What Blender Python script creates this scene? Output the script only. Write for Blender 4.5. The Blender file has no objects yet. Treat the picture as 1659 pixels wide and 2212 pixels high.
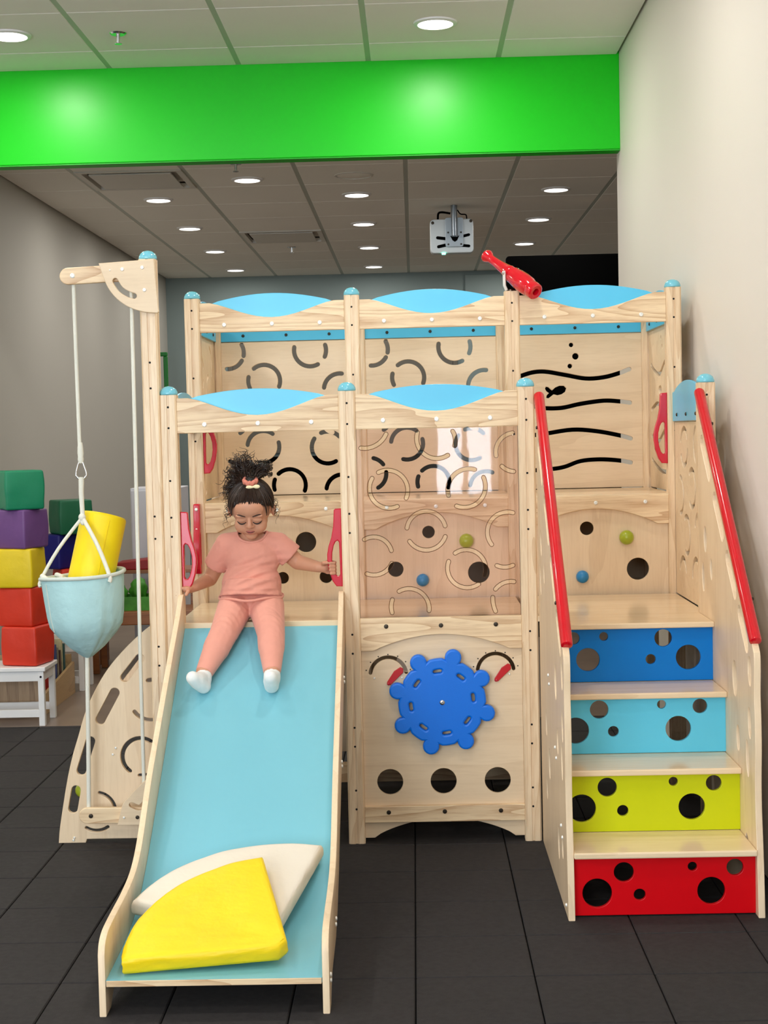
import bpy, bmesh, math, random
from mathutils import Vector, Matrix, noise
R = math.radians
random.seed(7)
scene = bpy.context.scene
COL = scene.collection
W, H = 1659, 2212

# ------------------------------------------------------------------ camera
F_PX, CX, CY, CZ = 3191.15, 0.76765, -4.62722, 1.29579
YAW, PITCH, ROLL = -0.021121, 0.053699, -0.023128
cam = bpy.data.cameras.new('camera')
cam.sensor_fit = 'VERTICAL'
cam.sensor_height = 36.0
cam.lens = F_PX * 36.0 / H
cam.clip_start = 0.05
cam_o = bpy.data.objects.new('camera', cam)
COL.objects.link(cam_o)
_f = Vector((math.sin(YAW) * math.cos(PITCH), math.cos(YAW) * math.cos(PITCH), -math.sin(PITCH)))
_r = Vector((math.cos(YAW), -math.sin(YAW), 0))
_u = _r.cross(_f)
_r2 = _r * math.cos(ROLL) + _u * math.sin(ROLL)
_u2 = -_r * math.sin(ROLL) + _u * math.cos(ROLL)
cam_o.matrix_world = Matrix(((_r2.x, _u2.x, -_f.x, CX), (_r2.y, _u2.y, -_f.y, CY), (_r2.z, _u2.z, -_f.z, CZ), (0, 0, 0, 1)))
scene.camera = cam_o

# ------------------------------------------------------------------ view, world, daylight
vs = scene.view_settings
vs.view_transform = 'Standard'
vs.look = 'None'
vs.gamma = 1.0
vs.use_curve_mapping = False
vs.exposure = -0.13
cyc = scene.cycles
cyc.use_adaptive_sampling = True; cyc.adaptive_threshold = 0.05; cyc.adaptive_min_samples = 16
cyc.max_bounces = 5; cyc.diffuse_bounces = 4; cyc.glossy_bounces = 3; cyc.transparent_max_bounces = 10
cyc.caustics_reflective = False; cyc.caustics_refractive = False
P_FRONT, P_BACK, P_WINDOW = 11.5, 6.6, 37.0
WARM = (1.0, 0.955, 0.895)
world = bpy.data.worlds.new('world')
scene.world = world
world.use_nodes = True
world.node_tree.nodes['Background'].inputs[0].default_value = (0.75, 0.86, 1.0, 1)
world.node_tree.nodes['Background'].inputs[1].default_value = 0.8

def area_light(name, loc, rot, sx, sy, power, color):
    l = bpy.data.lights.new(name, 'AREA')
    l.shape = 'RECTANGLE'; l.size = sx; l.size_y = sy; l.energy = power; l.color = color
    o = bpy.data.objects.new(name, l); COL.objects.link(o)
    o.location = loc; o.rotation_euler = rot
    return o
# daylight by the glazed door, plus two unseen windows added for fill light
WY = -7.0
WINDOWS = [(-3.2, -0.45, 0.12, 2.75), (-0.35, 0.85, 1.58, 2.75), (.95, 1.38, .80, 2.75)]
for i, (x0, x1, z0, z1) in enumerate(WINDOWS):
    area_light('window_daylight_fill', ((x0 + x1) / 2, WY - 0.05, (z0 + z1) / 2), (R(90), 0, 0), x1 - x0, z1 - z0,
               P_WINDOW * (x1 - x0) * (z1 - z0), (0.86, 0.94, 1.0))

# ------------------------------------------------------------------ materials
def lin(c):
    c = c / 255.0
    return c / 12.92 if c <= 0.04045 else ((c + 0.055) / 1.055) ** 2.4
def rgb(r, g, b): return (lin(r), lin(g), lin(b), 1.0)
M = {}
def base_mat(name):
    m = bpy.data.materials.new(name); m.use_nodes = True
    nt = m.node_tree
    M[name] = m
    return m, nt, nt.nodes['Principled BSDF']
def node(nt, t, **kw):
    n = nt.nodes.new(t)
    for k, v in kw.items(): setattr(n, k, v)
    return n
def coords(nt, scale, rnd=True):
    tc = node(nt, 'ShaderNodeTexCoord')
    mp = node(nt, 'ShaderNodeMapping')
    mp.inputs['Scale'].default_value = scale
    if rnd:
        oi = node(nt, 'ShaderNodeObjectInfo')
        mu = node(nt, 'ShaderNodeVectorMath', operation='MULTIPLY')
        cx = node(nt, 'ShaderNodeCombineXYZ')
        for i in range(3): nt.links.new(oi.outputs['Random'], cx.inputs[i])
        nt.links.new(cx.outputs[0], mu.inputs[0]); mu.inputs[1].default_value = (13.7, 7.3, 21.1)
        ad = node(nt, 'ShaderNodeVectorMath', operation='ADD')
        nt.links.new(tc.outputs['Object'], ad.inputs[0]); nt.links.new(mu.outputs[0], ad.inputs[1])
        nt.links.new(ad.outputs[0], mp.inputs['Vector'])
    else:
        nt.links.new(tc.outputs['Object'], mp.inputs['Vector'])
    return mp.outputs[0]
def mixc(nt, fac, a, b):
    mx = node(nt, 'ShaderNodeMix', data_type='RGBA')
    if hasattr(fac, 'is_linked'): nt.links.new(fac, mx.inputs[0])
    else: mx.inputs[0].default_value = fac
    for s, v in ((6, a), (7, b)):
        if hasattr(v, 'is_linked'): nt.links.new(v, mx.inputs[s])
        else: mx.inputs[s].default_value = v
    return mx.outputs[2]
def ramp(nt, src, p0, p1):
    r = node(nt, 'ShaderNodeMapRange')
    r.inputs[1].default_value = p0; r.inputs[2].default_value = p1
    nt.links.new(src, r.inputs[0])
    return r.outputs[0]
def bump(nt, bs, src, strength, dist=0.002):
    b = node(nt, 'ShaderNodeBump'); b.inputs['Strength'].default_value = strength; b.inputs['Distance'].default_value = dist
    nt.links.new(src, b.inputs['Height']); nt.links.new(b.outputs[0], bs.inputs['Normal'])

def plain(name, col, rough=0.5, spec=0.5, metal=0.0, var=0.0, vscale=3.0, bmp=0.0, bscale=80.0, coat=0.0, bdist=0.002, sheen=0.0):
    m, nt, bs = base_mat(name)
    bs.inputs['Roughness'].default_value = rough
    bs.inputs['Specular IOR Level'].default_value = spec
    bs.inputs['Metallic'].default_value = metal
    bs.inputs['Coat Weight'].default_value = coat
    bs.inputs['Sheen Weight'].default_value = sheen
    vec = coords(nt, (1, 1, 1))
    nz = node(nt, 'ShaderNodeTexNoise'); nz.inputs['Scale'].default_value = vscale; nz.inputs['Detail'].default_value = 5
    nt.links.new(vec, nz.inputs['Vector'])
    c2 = tuple(min(1, c * (1 - var)) for c in col[:3]) + (1,)
    nt.links.new(mixc(nt, ramp(nt, nz.outputs['Fac'], .35, .68), col, c2), bs.inputs['Base Color'])
    if bmp:
        n2 = node(nt, 'ShaderNodeTexNoise'); n2.inputs['Scale'].default_value = bscale; n2.inputs['Detail'].default_value = 4
        nt.links.new(vec, n2.inputs['Vector'])
        bump(nt, bs, n2.outputs['Fac'], bmp, bdist)
    return m

def wood(name, light, dark, axis, rough=0.42, rings=0.55, fine=0.35, ring_scale=9.0):
    """solid timber: stretched rings plus fine pores along one axis"""
    m, nt, bs = base_mat(name)
    s = [1.0, 1.0, 1.0]; s[axis] = 0.085
    vec = coords(nt, tuple(s))
    n1 = node(nt, 'ShaderNodeTexNoise'); n1.inputs['Scale'].default_value = 7.0; n1.inputs['Detail'].default_value = 2.0
    nt.links.new(vec, n1.inputs['Vector'])
    # growth rings: contour lines of a low-frequency field
    mu = node(nt, 'ShaderNodeMath', operation='MULTIPLY'); mu.inputs[1].default_value = ring_scale
    nt.links.new(n1.outputs['Fac'], mu.inputs[0])
    fr = node(nt, 'ShaderNodeMath', operation='FRACT'); nt.links.new(mu.outputs[0], fr.inputs[0])
    pw = node(nt, 'ShaderNodeMath', operation='POWER'); pw.inputs[1].default_value = 2.2
    nt.links.new(fr.outputs[0], pw.inputs[0])
    n2 = node(nt, 'ShaderNodeTexNoise'); n2.inputs['Scale'].default_value = 160.0; n2.inputs['Detail'].default_value = 3.0
    nt.links.new(vec, n2.inputs['Vector'])
    a = node(nt, 'ShaderNodeMath', operation='MULTIPLY'); a.inputs[1].default_value = rings
    nt.links.new(pw.outputs[0], a.inputs[0])
    b = node(nt, 'ShaderNodeMath', operation='MULTIPLY'); b.inputs[1].default_value = fine
    nt.links.new(ramp(nt, n2.outputs['Fac'], .45, .75), b.inputs[0])
    c = node(nt, 'ShaderNodeMath', operation='ADD'); c.use_clamp = True
    nt.links.new(a.outputs[0], c.inputs[0]); nt.links.new(b.outputs[0], c.inputs[1])
    col = mixc(nt, c.outputs[0], light, dark)
    oi = node(nt, 'ShaderNodeObjectInfo')
    tint = mixc(nt, ramp(nt, oi.outputs['Random'], 0, 1), (1.0, 1.0, 1.0, 1), (0.93, 0.91, 0.88, 1))
    mm = node(nt, 'ShaderNodeMix', data_type='RGBA', blend_type='MULTIPLY'); mm.inputs[0].default_value = 1.0
    nt.links.new(col, mm.inputs[6]); nt.links.new(tint, mm.inputs[7])
    nt.links.new(mm.outputs[2], bs.inputs['Base Color'])
    bs.inputs['Roughness'].default_value = rough
    bump(nt, bs, c.outputs[0], 0.08, 0.001)
    return m

WL, WD = rgb(243, 216, 176), rgb(190, 144, 100)
wood('ash_x', WL, WD, 0, rings=0.62, ring_scale=17.0)
wood('ash_y', WL, WD, 1, ring_scale=17.0)
wood('ash_z', rgb(243, 217, 182), rgb(203, 163, 118), 2, rings=0.42, ring_scale=14.0)
PL, PD = rgb(240, 215, 181), rgb(212, 180, 142)
wood('birch_ply_x', PL, PD, 0, rings=0.28, fine=0.22, ring_scale=5.0)
wood('birch_ply_z', PL, PD, 2, rings=0.28, fine=0.22, ring_scale=5.0)
wood('birch_deck', rgb(241, 216, 180), rgb(220, 188, 148), 0, rings=0.3, fine=0.2, ring_scale=5.0, rough=0.17)
wood('bench_wood', rgb(150, 92, 48), rgb(110, 62, 30), 0)
wood('crate_wood', rgb(176, 146, 112), rgb(128, 98, 70), 2)
wood('bin_ply', rgb(196, 164, 120), rgb(168, 134, 92), 1)
plain('blue_laminate', rgb(86, 196, 236), 0.30, var=0.04)
plain('teal_laminate', rgb(70, 182, 205), 0.35, var=0.05)
plain('cap_blue', rgb(118, 196, 214), 0.18, coat=0.3, var=0.05)
plain('slide_blue', rgb(124, 192, 208), 0.24, var=0.05, vscale=1.2)
plain('stair_blue', rgb(0, 120, 206), 0.35, spec=0.25, var=0.05)
plain('stair_light_blue', rgb(98, 200, 230), 0.35, spec=0.25, var=0.04)
plain('stair_lime', rgb(200, 208, 16), 0.35, spec=0.25, var=0.05)
plain('stair_red', rgb(212, 2, 16), 0.35, spec=0.25, var=0.05)
plain('wheel_blue', rgb(2, 114, 226), 0.35, var=0.03, bmp=0.1, bscale=300)
plain('red_plastic', rgb(206, 14, 46), 0.25, var=0.06, coat=0.2)
plain('red_gloss', rgb(214, 12, 34), 0.12, coat=0.6, var=0.03)
plain('red_rail', rgb(208, 8, 28), 0.22, coat=0.3, var=0.08, vscale=20)
plain('needle_red', rgb(196, 10, 22), 0.35)
plain('hole_black', rgb(14, 12, 12), 0.8)
plain('steel', rgb(205, 205, 205), 0.25, metal=1.0)
plain('bolt_white', rgb(240, 238, 230), 0.3, metal=0.2)
plain('bolt_dark', rgb(70, 62, 54), 0.35, metal=0.9)
plain('ball_green', rgb(170, 184, 44), 0.3, var=0.1, coat=0.2)
plain('ball_blue', rgb(30, 134, 196), 0.3, var=0.08, coat=0.2)
plain('tennis_green', rgb(212, 226, 84), 0.9, bmp=0.4, bscale=400)
plain('rope_white', rgb(232, 230, 216), 0.85, bmp=0.6, bscale=350, var=0.06)
plain('canvas_aqua', rgb(182, 222, 224), 0.75, bmp=0.35, bscale=30, var=0.10, bdist=0.01, vscale=9)
plain('canvas_trim', rgb(206, 214, 204), 0.8, bmp=0.3)
plain('foam_yellow', rgb(250, 220, 0), 0.5, bmp=0.25, bscale=14, bdist=0.01, var=0.05)
plain('foam_white', rgb(230, 220, 204), 0.7, bmp=0.35, bscale=16, bdist=0.01, var=0.08)
plain('foam_yellow_mat', rgb(250, 214, 4), 0.5, bmp=0.35, bscale=16, bdist=0.012, var=0.08, vscale=6)
plain('cube_green', rgb(4, 132, 92), 0.5, bmp=0.3, bscale=12, bdist=0.01, var=0.1)
plain('cube_dark_green', rgb(10, 100, 66), 0.5, bmp=0.3, bscale=12, bdist=0.01, var=0.1)
plain('cube_purple', rgb(112, 72, 132), 0.5, bmp=0.3, bscale=12, bdist=0.01, var=0.1)
plain('cube_yellow', rgb(236, 206, 20), 0.5, bmp=0.3, bscale=12, bdist=0.01, var=0.1)
plain('cube_red', rgb(218, 52, 24), 0.5, bmp=0.3, bscale=12, bdist=0.01, var=0.1)
plain('cube_blue', rgb(10, 12, 110), 0.5, bmp=0.3, bscale=12, bdist=0.01, var=0.1)
plain('white_paint', rgb(236, 234, 232), 0.4, var=0.04)
plain('rubber', rgb(49, 46, 46), 0.85, spec=0.3, var=0.25, vscale=60, bmp=0.6, bscale=420, bdist=0.0015)
plain('rubber_base', rgb(16, 15, 15), 0.9, spec=0.2)
plain('beam_green', rgb(3, 200, 3), 0.36, spec=0.4, var=0.03, bmp=0.05, bscale=200)
plain('beam_green_edge', rgb(8, 170, 8), 0.5)
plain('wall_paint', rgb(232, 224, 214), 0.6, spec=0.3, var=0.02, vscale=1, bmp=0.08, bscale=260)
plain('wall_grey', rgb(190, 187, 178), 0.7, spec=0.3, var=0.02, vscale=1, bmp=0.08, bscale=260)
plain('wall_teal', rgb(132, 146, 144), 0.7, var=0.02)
plain('ceiling_tile', rgb(238, 235, 226), 0.9, spec=0.2, var=0.03, vscale=2, bmp=0.15, bscale=240)
plain('ceiling_bar', rgb(176, 180, 168), 0.5)
plain('laminate_floor', rgb(134, 116, 102), 0.35, var=0.2, vscale=4)
plain('vent_metal', rgb(210, 206, 196), 0.5, var=0.03)
plain('vent_dark', rgb(34, 30, 28), 0.8)
plain('black_matt', rgb(3, 3, 3), 0.7, spec=0.03)
plain('board_grey', rgb(112, 107, 98), 0.7, spec=0.2)
plain('projector_white', rgb(206, 214, 218), 0.4, var=0.05)
plain('bracket_grey', rgb(168, 178, 186), 0.4, metal=0.3)
plain('pole_grey', rgb(140, 148, 156), 0.3, metal=0.7)
plain('cabinet_white', rgb(214, 214, 220), 0.5)
plain('bag_dark', rgb(52, 48, 52), 0.8, var=0.3)
plain('tray_red', rgb(150, 20, 20), 0.5)
plain('toy_green', rgb(70, 150, 40), 0.6, var=0.35, vscale=20)
plain('frame_green', rgb(20, 120, 40), 0.4)
plain('skin', rgb(204, 146, 116), 0.48, spec=0.4, var=0.06, vscale=25, bmp=0.03, bscale=300)
plain('lip', rgb(178, 98, 92), 0.4)
plain('lash', rgb(24, 16, 14), 0.6)
plain('brow', rgb(60, 36, 26), 0.7)
plain('hair_dark', rgb(26, 16, 13), 0.4, var=0.35, vscale=60, bmp=0.6, bscale=180, bdist=0.004)
plain('hair_curl', rgb(48, 31, 23), 0.35, var=0.3, vscale=40)
plain('shirt', rgb(220, 150, 132), 0.9, spec=0.2, var=0.05, bmp=0.25, bscale=26, bdist=0.008, vscale=30, sheen=0.15)
plain('leggings', rgb(226, 157, 139), 0.9, spec=0.2, var=0.05, bmp=0.22, bscale=22, bdist=0.006, vscale=30, sheen=0.15)
plain('sock', rgb(238, 238, 236), 0.95, spec=0.2, bmp=0.4, bscale=120, var=0.08, vscale=30)
plain('scrunchie', rgb(214, 130, 110), 0.8, bmp=0.5, bscale=200)
plain('bow_cream', rgb(240, 226, 180), 0.5, bmp=0.4, bscale=150)
plain('frame_white', rgb(226, 228, 230), 0.4)
for k, c in enumerate(((180, 40, 30), (210, 170, 60), (70, 120, 60), (60, 80, 140), (150, 140, 120), (90, 60, 50), (200, 190, 150), (40, 90, 90))):
    plain('book_%d' % k, rgb(*c), 0.6, var=0.3, vscale=30)

def emissive(name, col, strength):
    m, nt, bs = base_mat(name)
    bs.inputs['Base Color'].default_value = col
    bs.inputs['Emission Color'].default_value = col
    bs.inputs['Emission Strength'].default_value = strength
emissive('lamp_glow', (1.0, 0.95, 0.86, 1), 9.0)
emissive('lamp_glow_back', (1.0, 0.97, 0.92, 1), 5.0)
emissive('led_green', (0.15, 1.0, 0.6, 1), 6.0)

def acrylic(name, tint, rough):
    m = bpy.data.materials.new(name); m.use_nodes = True; M[name] = m
    nt = m.node_tree; nt.nodes.clear()
    out = node(nt, 'ShaderNodeOutputMaterial')
    tr = node(nt, 'ShaderNodeBsdfTransparent'); tr.inputs[0].default_value = tint
    gl = node(nt, 'ShaderNodeBsdfGlossy'); gl.inputs['Roughness'].default_value = rough
    fr = node(nt, 'ShaderNodeFresnel'); fr.inputs['IOR'].default_value = 1.49
    vec = coords(nt, (1, 1, 1), False)
    nz = node(nt, 'ShaderNodeTexNoise'); nz.inputs['Scale'].default_value = 9.0; nz.inputs['Detail'].default_value = 2
    nt.links.new(vec, nz.inputs['Vector'])
    b = node(nt, 'ShaderNodeBump'); b.inputs['Strength'].default_value = 0.012; b.inputs['Distance'].default_value = 0.01
    nt.links.new(nz.outputs['Fac'], b.inputs['Height']); nt.links.new(b.outputs[0], gl.inputs['Normal'])
    mx = node(nt, 'ShaderNodeMixShader')
    nt.links.new(fr.outputs[0], mx.inputs[0]); nt.links.new(tr.outputs[0], mx.inputs[1]); nt.links.new(gl.outputs[0], mx.inputs[2])
    nt.links.new(mx.outputs[0], out.inputs[0])
acrylic('acrylic', (0.95, 0.895, 0.90, 1), 0.02)
acrylic('acrylic_edge', (0.62, 0.50, 0.42, 1), 0.1)
acrylic('window_glass', (0.96, 0.98, 1.0, 1), 0.0)

# ------------------------------------------------------------------ mesh helpers
def link_mesh(name, me, mat, parent=None, smooth=35):
    """me holds world coordinates; the object's origin goes to the foot of the mesh"""
    co = [v.co.copy() for v in me.vertices]
    lo = Vector((min(c.x for c in co), min(c.y for c in co), min(c.z for c in co)))
    hi = Vector((max(c.x for c in co), max(c.y for c in co), max(c.z for c in co)))
    org = Vector(((lo.x + hi.x) / 2, (lo.y + hi.y) / 2, lo.z))
    me.transform(Matrix.Translation(-org))
    if mat is not None:
        me.materials.clear(); me.materials.append(M[mat])
    if smooth:
        for p in me.polygons: p.use_smooth = True
        me.set_sharp_from_angle(angle=R(smooth))
    me.name = name
    o = bpy.data.objects.new(name, me)
    COL.objects.link(o)
    o.location = org
    if parent is not None:
        o.parent = parent
        o.location = org - wloc(parent)
    return o
def wloc(o):
    v = Vector(o.location)
    while o.parent is not None:
        o = o.parent; v += Vector(o.location)
    return v
def obj(name, bm, mat, parent=None, smooth=35):
    me = bpy.data.meshes.new(name)
    bm.to_mesh(me); bm.free()
    return link_mesh(name, me, mat, parent, smooth)
def thing(name, label, cat, loc=(0, 0, 0), group=None):
    o = bpy.data.objects.new(name, None); COL.objects.link(o)
    o.empty_display_size = 0.05
    o.location = loc
    return tag(o, label, cat, group)
def tag(o, label, cat, group=None):
    o['label'] = label; o['category'] = cat
    if group: o['group'] = group
    return o
def struct(o):
    o['kind'] = 'structure'
    return o
def dup(o, delta, parent=None, label=None):
    c = o.copy(); COL.objects.link(c)
    if parent is None:
        c.location = Vector(o.location) + Vector(delta)
    else:
        c.parent = parent
    if label: c['label'] = label
    for ch in list(o.children):
        dup(ch, (0, 0, 0), c)
    return c
def copy_part(o, delta, parent):
    """copy a part (same mesh data) shifted by delta under parent"""
    c = o.copy(); COL.objects.link(c)
    c.parent = parent
    c.location = wloc(o) + Vector(delta) - wloc(parent)
    return c

def box_bm(x0, x1, y0, y1, z0, z1, bev=0.0, bm=None, seg=2):
    b = bmesh.new()
    bmesh.ops.create_cube(b, size=1.0)
    for v in b.verts:
        v.co = Vector(((x0 + x1) / 2 + v.co.x * (x1 - x0), (y0 + y1) / 2 + v.co.y * (y1 - y0), (z0 + z1) / 2 + v.co.z * (z1 - z0)))
    if bev:
        bmesh.ops.bevel(b, geom=b.edges[:], offset=bev, segments=seg, affect='EDGES', profile=0.5)
    if bm is None: return b
    return merge(bm, b)
def merge(bm, b):
    me = bpy.data.meshes.new('tmp'); b.to_mesh(me); b.free()
    bm.from_mesh(me); bpy.data.meshes.remove(me)
    return bm
def xform(b, mat):
    bmesh.ops.transform(b, matrix=mat, verts=b.verts[:])
    return b

def plate_me(outline, holes, plane, pos, thick, bev=0.0012, grow=False):
    """flat board cut to an outline with holes; plane names its two axes, pos is the centre of its thickness"""
    cu = bpy.data.curves.new('tmp', 'CURVE'); cu.dimensions = '2D'; cu.fill_mode = 'BOTH'
    cu.extrude = max(thick / 2 - bev, 0.0002); cu.bevel_depth = bev; cu.bevel_resolution = 1; cu.offset = -.003 if grow else -bev
    for pts in [outline] + list(holes):
        s = cu.splines.new('POLY'); s.points.add(len(pts) - 1)
        for p, q in zip(s.points, pts): p.co = (q[0], q[1], 0, 1)
        s.use_cyclic_u = True
    o = bpy.data.objects.new('tmp', cu)
    me = bpy.data.meshes.new_from_object(o)
    bpy.data.objects.remove(o); bpy.data.curves.remove(cu)
    if plane == 'XZ': m = Matrix(((1, 0, 0, 0), (0, 0, -1, pos), (0, 1, 0, 0), (0, 0, 0, 1)))
    elif plane == 'YZ': m = Matrix(((0, 0, 1, pos), (1, 0, 0, 0), (0, 1, 0, 0), (0, 0, 0, 1)))
    else: m = Matrix.Translation((0, 0, pos))
    me.transform(m)
    b = bmesh.new(); b.from_mesh(me)
    bmesh.ops.remove_doubles(b, verts=b.verts[:], dist=1e-5)
    b.to_mesh(me); b.free()
    return me
def plate(name, outline, holes, plane, pos, thick, mat, parent=None, bev=0.0012):
    return link_mesh(name, plate_me(outline, holes, plane, pos, thick, bev), mat, parent, 16)
def rect(u0, u1, v0, v1): return [(u0, v0), (u1, v0), (u1, v1), (u0, v1)]
def circle(cx, cy, r, n=28, ry=None):
    ry = ry or r
    return [(cx + r * math.cos(2 * math.pi * i / n), cy + ry * math.sin(2 * math.pi * i / n)) for i in range(n)]
def ellipse(cx, cy, rx, ry, ang, n=22):
    c, s = math.cos(R(ang)), math.sin(R(ang)); out = []
    for i in range(n):
        a = 2 * math.pi * i / n; x, y = rx * math.cos(a), ry * math.sin(a)
        out.append((cx + x * c - y * s, cy + x * s + y * c))
    return out
def band(path, w, capn=5):
    """outline of a round-ended slot along a polyline"""
    h = w / 2; L = []; Rr = []
    n = len(path); ang = []
    for i in range(n):
        a = Vector(path[max(i - 1, 0)]); b = Vector(path[min(i + 1, n - 1)])
        d = b - a; ang.append(math.atan2(d.y, d.x))
    for (x, y), t in zip(path, ang):
        L.append((x - h * math.sin(t), y + h * math.cos(t)))
        Rr.append((x + h * math.sin(t), y - h * math.cos(t)))
    e = [(path[-1][0] + h * math.cos(ang[-1] + R(90) - math.pi * k / capn), path[-1][1] + h * math.sin(ang[-1] + R(90) - math.pi * k / capn)) for k in range(1, capn)]
    s = [(path[0][0] + h * math.cos(ang[0] - R(90) - math.pi * k / capn), path[0][1] + h * math.sin(ang[0] - R(90) - math.pi * k / capn)) for k in range(1, capn)]
    return L + e + Rr[::-1] + s
def arc(cx, cy, r, a0, a1, n=None, sq=1.0):
    n = n or max(5, int(abs(a1 - a0) / 9))
    return [(cx + sq * r * math.cos(R(a0 + (a1 - a0) * i / n)), cy + r * math.sin(R(a0 + (a1 - a0) * i / n))) for i in range(n + 1)]
def spline(pts, n=6):
    """Catmull-Rom through the points"""
    P = [Vector(p) for p in pts]; out = []
    for i in range(len(P) - 1):
        p0, p1, p2, p3 = P[max(i - 1, 0)], P[i], P[i + 1], P[min(i + 2, len(P) - 1)]
        for k in range(n):
            t = k / n
            out.append(0.5 * ((2 * p1) + (p2 - p0) * t + (2 * p0 - 5 * p1 + 4 * p2 - p3) * t * t + (3 * p1 - p0 - 3 * p2 + p3) * t ** 3))
    out.append(P[-1])
    return [tuple(p) for p in out]
def tube_bm(pts, r, sides=8, closed=False, bm=None):
    bm = bm or bmesh.new()
    P = [Vector(p) for p in pts]; n = len(P)
    rad = r if isinstance(r, (list, tuple)) else [r] * n
    prev = None; rings = []
    for i in range(n):
        a = P[i - 1] if (closed or i > 0) else P[i]
        b = P[(i + 1) % n] if (closed or i < n - 1) else P[i]
        t = (b - a).normalized()
        if prev is None:
            q = Vector((0, 0, 1)) if abs(t.z) < 0.9 else Vector((1, 0, 0))
            u = t.cross(q).normalized()
        else:
            u = (prev - t * prev.dot(t)).normalized()
        prev = u; v = t.cross(u)
        rings.append([bm.verts.new(P[i] + (u * math.cos(2 * math.pi * k / sides) + v * math.sin(2 * math.pi * k / sides)) * rad[i]) for k in range(sides)])
    m = n if closed else n - 1
    for i in range(m):
        A, B = rings[i], rings[(i + 1) % n]
        for k in range(sides):
            bm.faces.new((A[k], A[(k + 1) % sides], B[(k + 1) % sides], B[k]))
    if not closed:
        bm.faces.new(rings[0][::-1]); bm.faces.new(rings[-1])
    return bm
def tube(name, pts, r, mat, parent=None, sides=10, closed=False):
    return obj(name, tube_bm(pts, r, sides, closed), mat, parent, 50)
def lathe_bm(profile, n=24, M4=None, bm=None):
    """profile [(radius, height)] spun about z, then moved by M4"""
    b = bmesh.new(); rings = []
    for r, z in profile:
        rings.append([b.verts.new((r * math.cos(2 * math.pi * k / n), r * math.sin(2 * math.pi * k / n), z)) for k in range(n)] if r > 1e-6 else [b.verts.new((0, 0, z))])
    for A, B in zip(rings, rings[1:]):
        for k in range(n):
            a0, a1 = A[k % len(A)], A[(k + 1) % len(A)]; b0, b1 = B[k % len(B)], B[(k + 1) % len(B)]
            vs_ = []
            for v in (a0, a1, b1, b0):
                if v not in vs_: vs_.append(v)
            if len(vs_) > 2: b.faces.new(vs_)
    if len(rings[0]) > 1: b.faces.new(rings[0][::-1])
    if len(rings[-1]) > 1: b.faces.new(rings[-1])
    bmesh.ops.recalc_face_normals(b, faces=b.faces[:])
    if M4 is not None: xform(b, M4)
    return b if bm is None else merge(bm, b)
def axis_m(origin, direction):
    z = Vector(direction).normalized()
    return Matrix.Translation(origin) @ z.to_track_quat('Z', 'Y').to_matrix().to_4x4()
def dome_m(x, y, z): return Matrix.Translation((x, y, z))
FWD = (0, -1, 0)
def bolt_bm(loc, d=FWD, r=0.0075, bm=None):
    return lathe_bm([(0, 0.0022), (r * 0.35, 0.0022), (r * 0.4, 0.004), (r * 0.75, 0.0038), (r, 0.002), (r, 0)][::-1], 12, axis_m(loc, d), bm)
def bolt(loc, parent, mat='bolt_white', d=FWD, r=0.0075, name='bolt'):
    return obj(name, bolt_bm(loc, d, r), mat, parent, 40)

# ------------------------------------------------------------------ the room
XR, XL, XFL = 1.752, -1.45, -3.4
YB, Y0, ZF, ZB = 8.83, -7.0, 3.01, 2.735
BY0, BY1, BZ0 = 2.30, 2.39, 2.58
TS, TX, TY = 0.2832, 0.7445, -0.3291

floor = struct(obj('floor', box_bm(XFL, XR + 2.2, Y0, 1.985, -0.10, -0.022), 'rubber_base', None, 0))
first = None
for i in range(-8, 4):
    for j in range(-6, 9):
        x0 = TX + i * TS; y0 = TY + j * TS
        x1, y1 = x0 + TS, y0 + TS
        if y0 > 1.96 or x0 > XR - 0.01: continue
        full = y1 <= 1.985 and x1 <= XR
        if full and first is not None:
            c = first.copy(); COL.objects.link(c)
            c.parent = floor
            c.location = Vector((x0 + TS / 2, y0 + TS / 2, -0.022)) - wloc(floor)
            continue
        g = 0.0016
        b = box_bm(x0 + g, min(x1, XR) - g, y0 + g, min(y1, 1.985) - g, -0.022, 0.0, 0.0028, seg=1)
        o = obj('rubber_tile', b, 'rubber', floor, 0)
        if full: first = o
# the mat goes on towards the photographer, past the tiles in view
b = bmesh.new()
for i in range(-15, 4):
    for j in range(-24, 9):
        x0 = TX + i * TS; y0 = TY + j * TS
        if (i >= -8 and j >= -6) or x0 < XFL or y0 < Y0 or y0 > 1.7: continue
        box_bm(x0 + .0016, min(x0 + TS, XR) - .0016, y0 + .0016, y0 + TS - .0016, -0.022, 0.0, 0, b)
o = obj('rubber_tile', b, 'rubber', floor, 0); o['kind'] = 'stuff'
struct(obj('floor_back_room', box_bm(XL - .2, XR + 2.6, 1.987, YB, -0.1, 0.0), 'laminate_floor', None, 0))

struct(obj('wall_right', box_bm(XR, XR + .12, Y0, 2.42, 0, ZF + .03), 'wall_paint', None, 0))
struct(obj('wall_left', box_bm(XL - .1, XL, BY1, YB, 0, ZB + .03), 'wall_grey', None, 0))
struct(obj('wall_side', box_bm(XFL - .1, XFL, Y0, BY1 + .1, 0, ZF + .03), 'wall_paint', None, 0))
struct(obj('wall_return', box_bm(XFL, XL - .1, BY1, BY1 + .1, 0, ZF + .03), 'wall_paint', None, 0))
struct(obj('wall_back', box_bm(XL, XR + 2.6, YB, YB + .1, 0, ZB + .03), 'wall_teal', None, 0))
struct(obj('wall_far_right', box_bm(XR + 2.5, XR + 2.6, 2.42, YB, 0, ZB + .03), 'wall_grey', None, 0))
struct(obj('wall_return', box_bm(XR + .12, XR + 2.6, 2.32, 2.42, 0, ZF + .03), 'wall_paint', None, 0))
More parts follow.
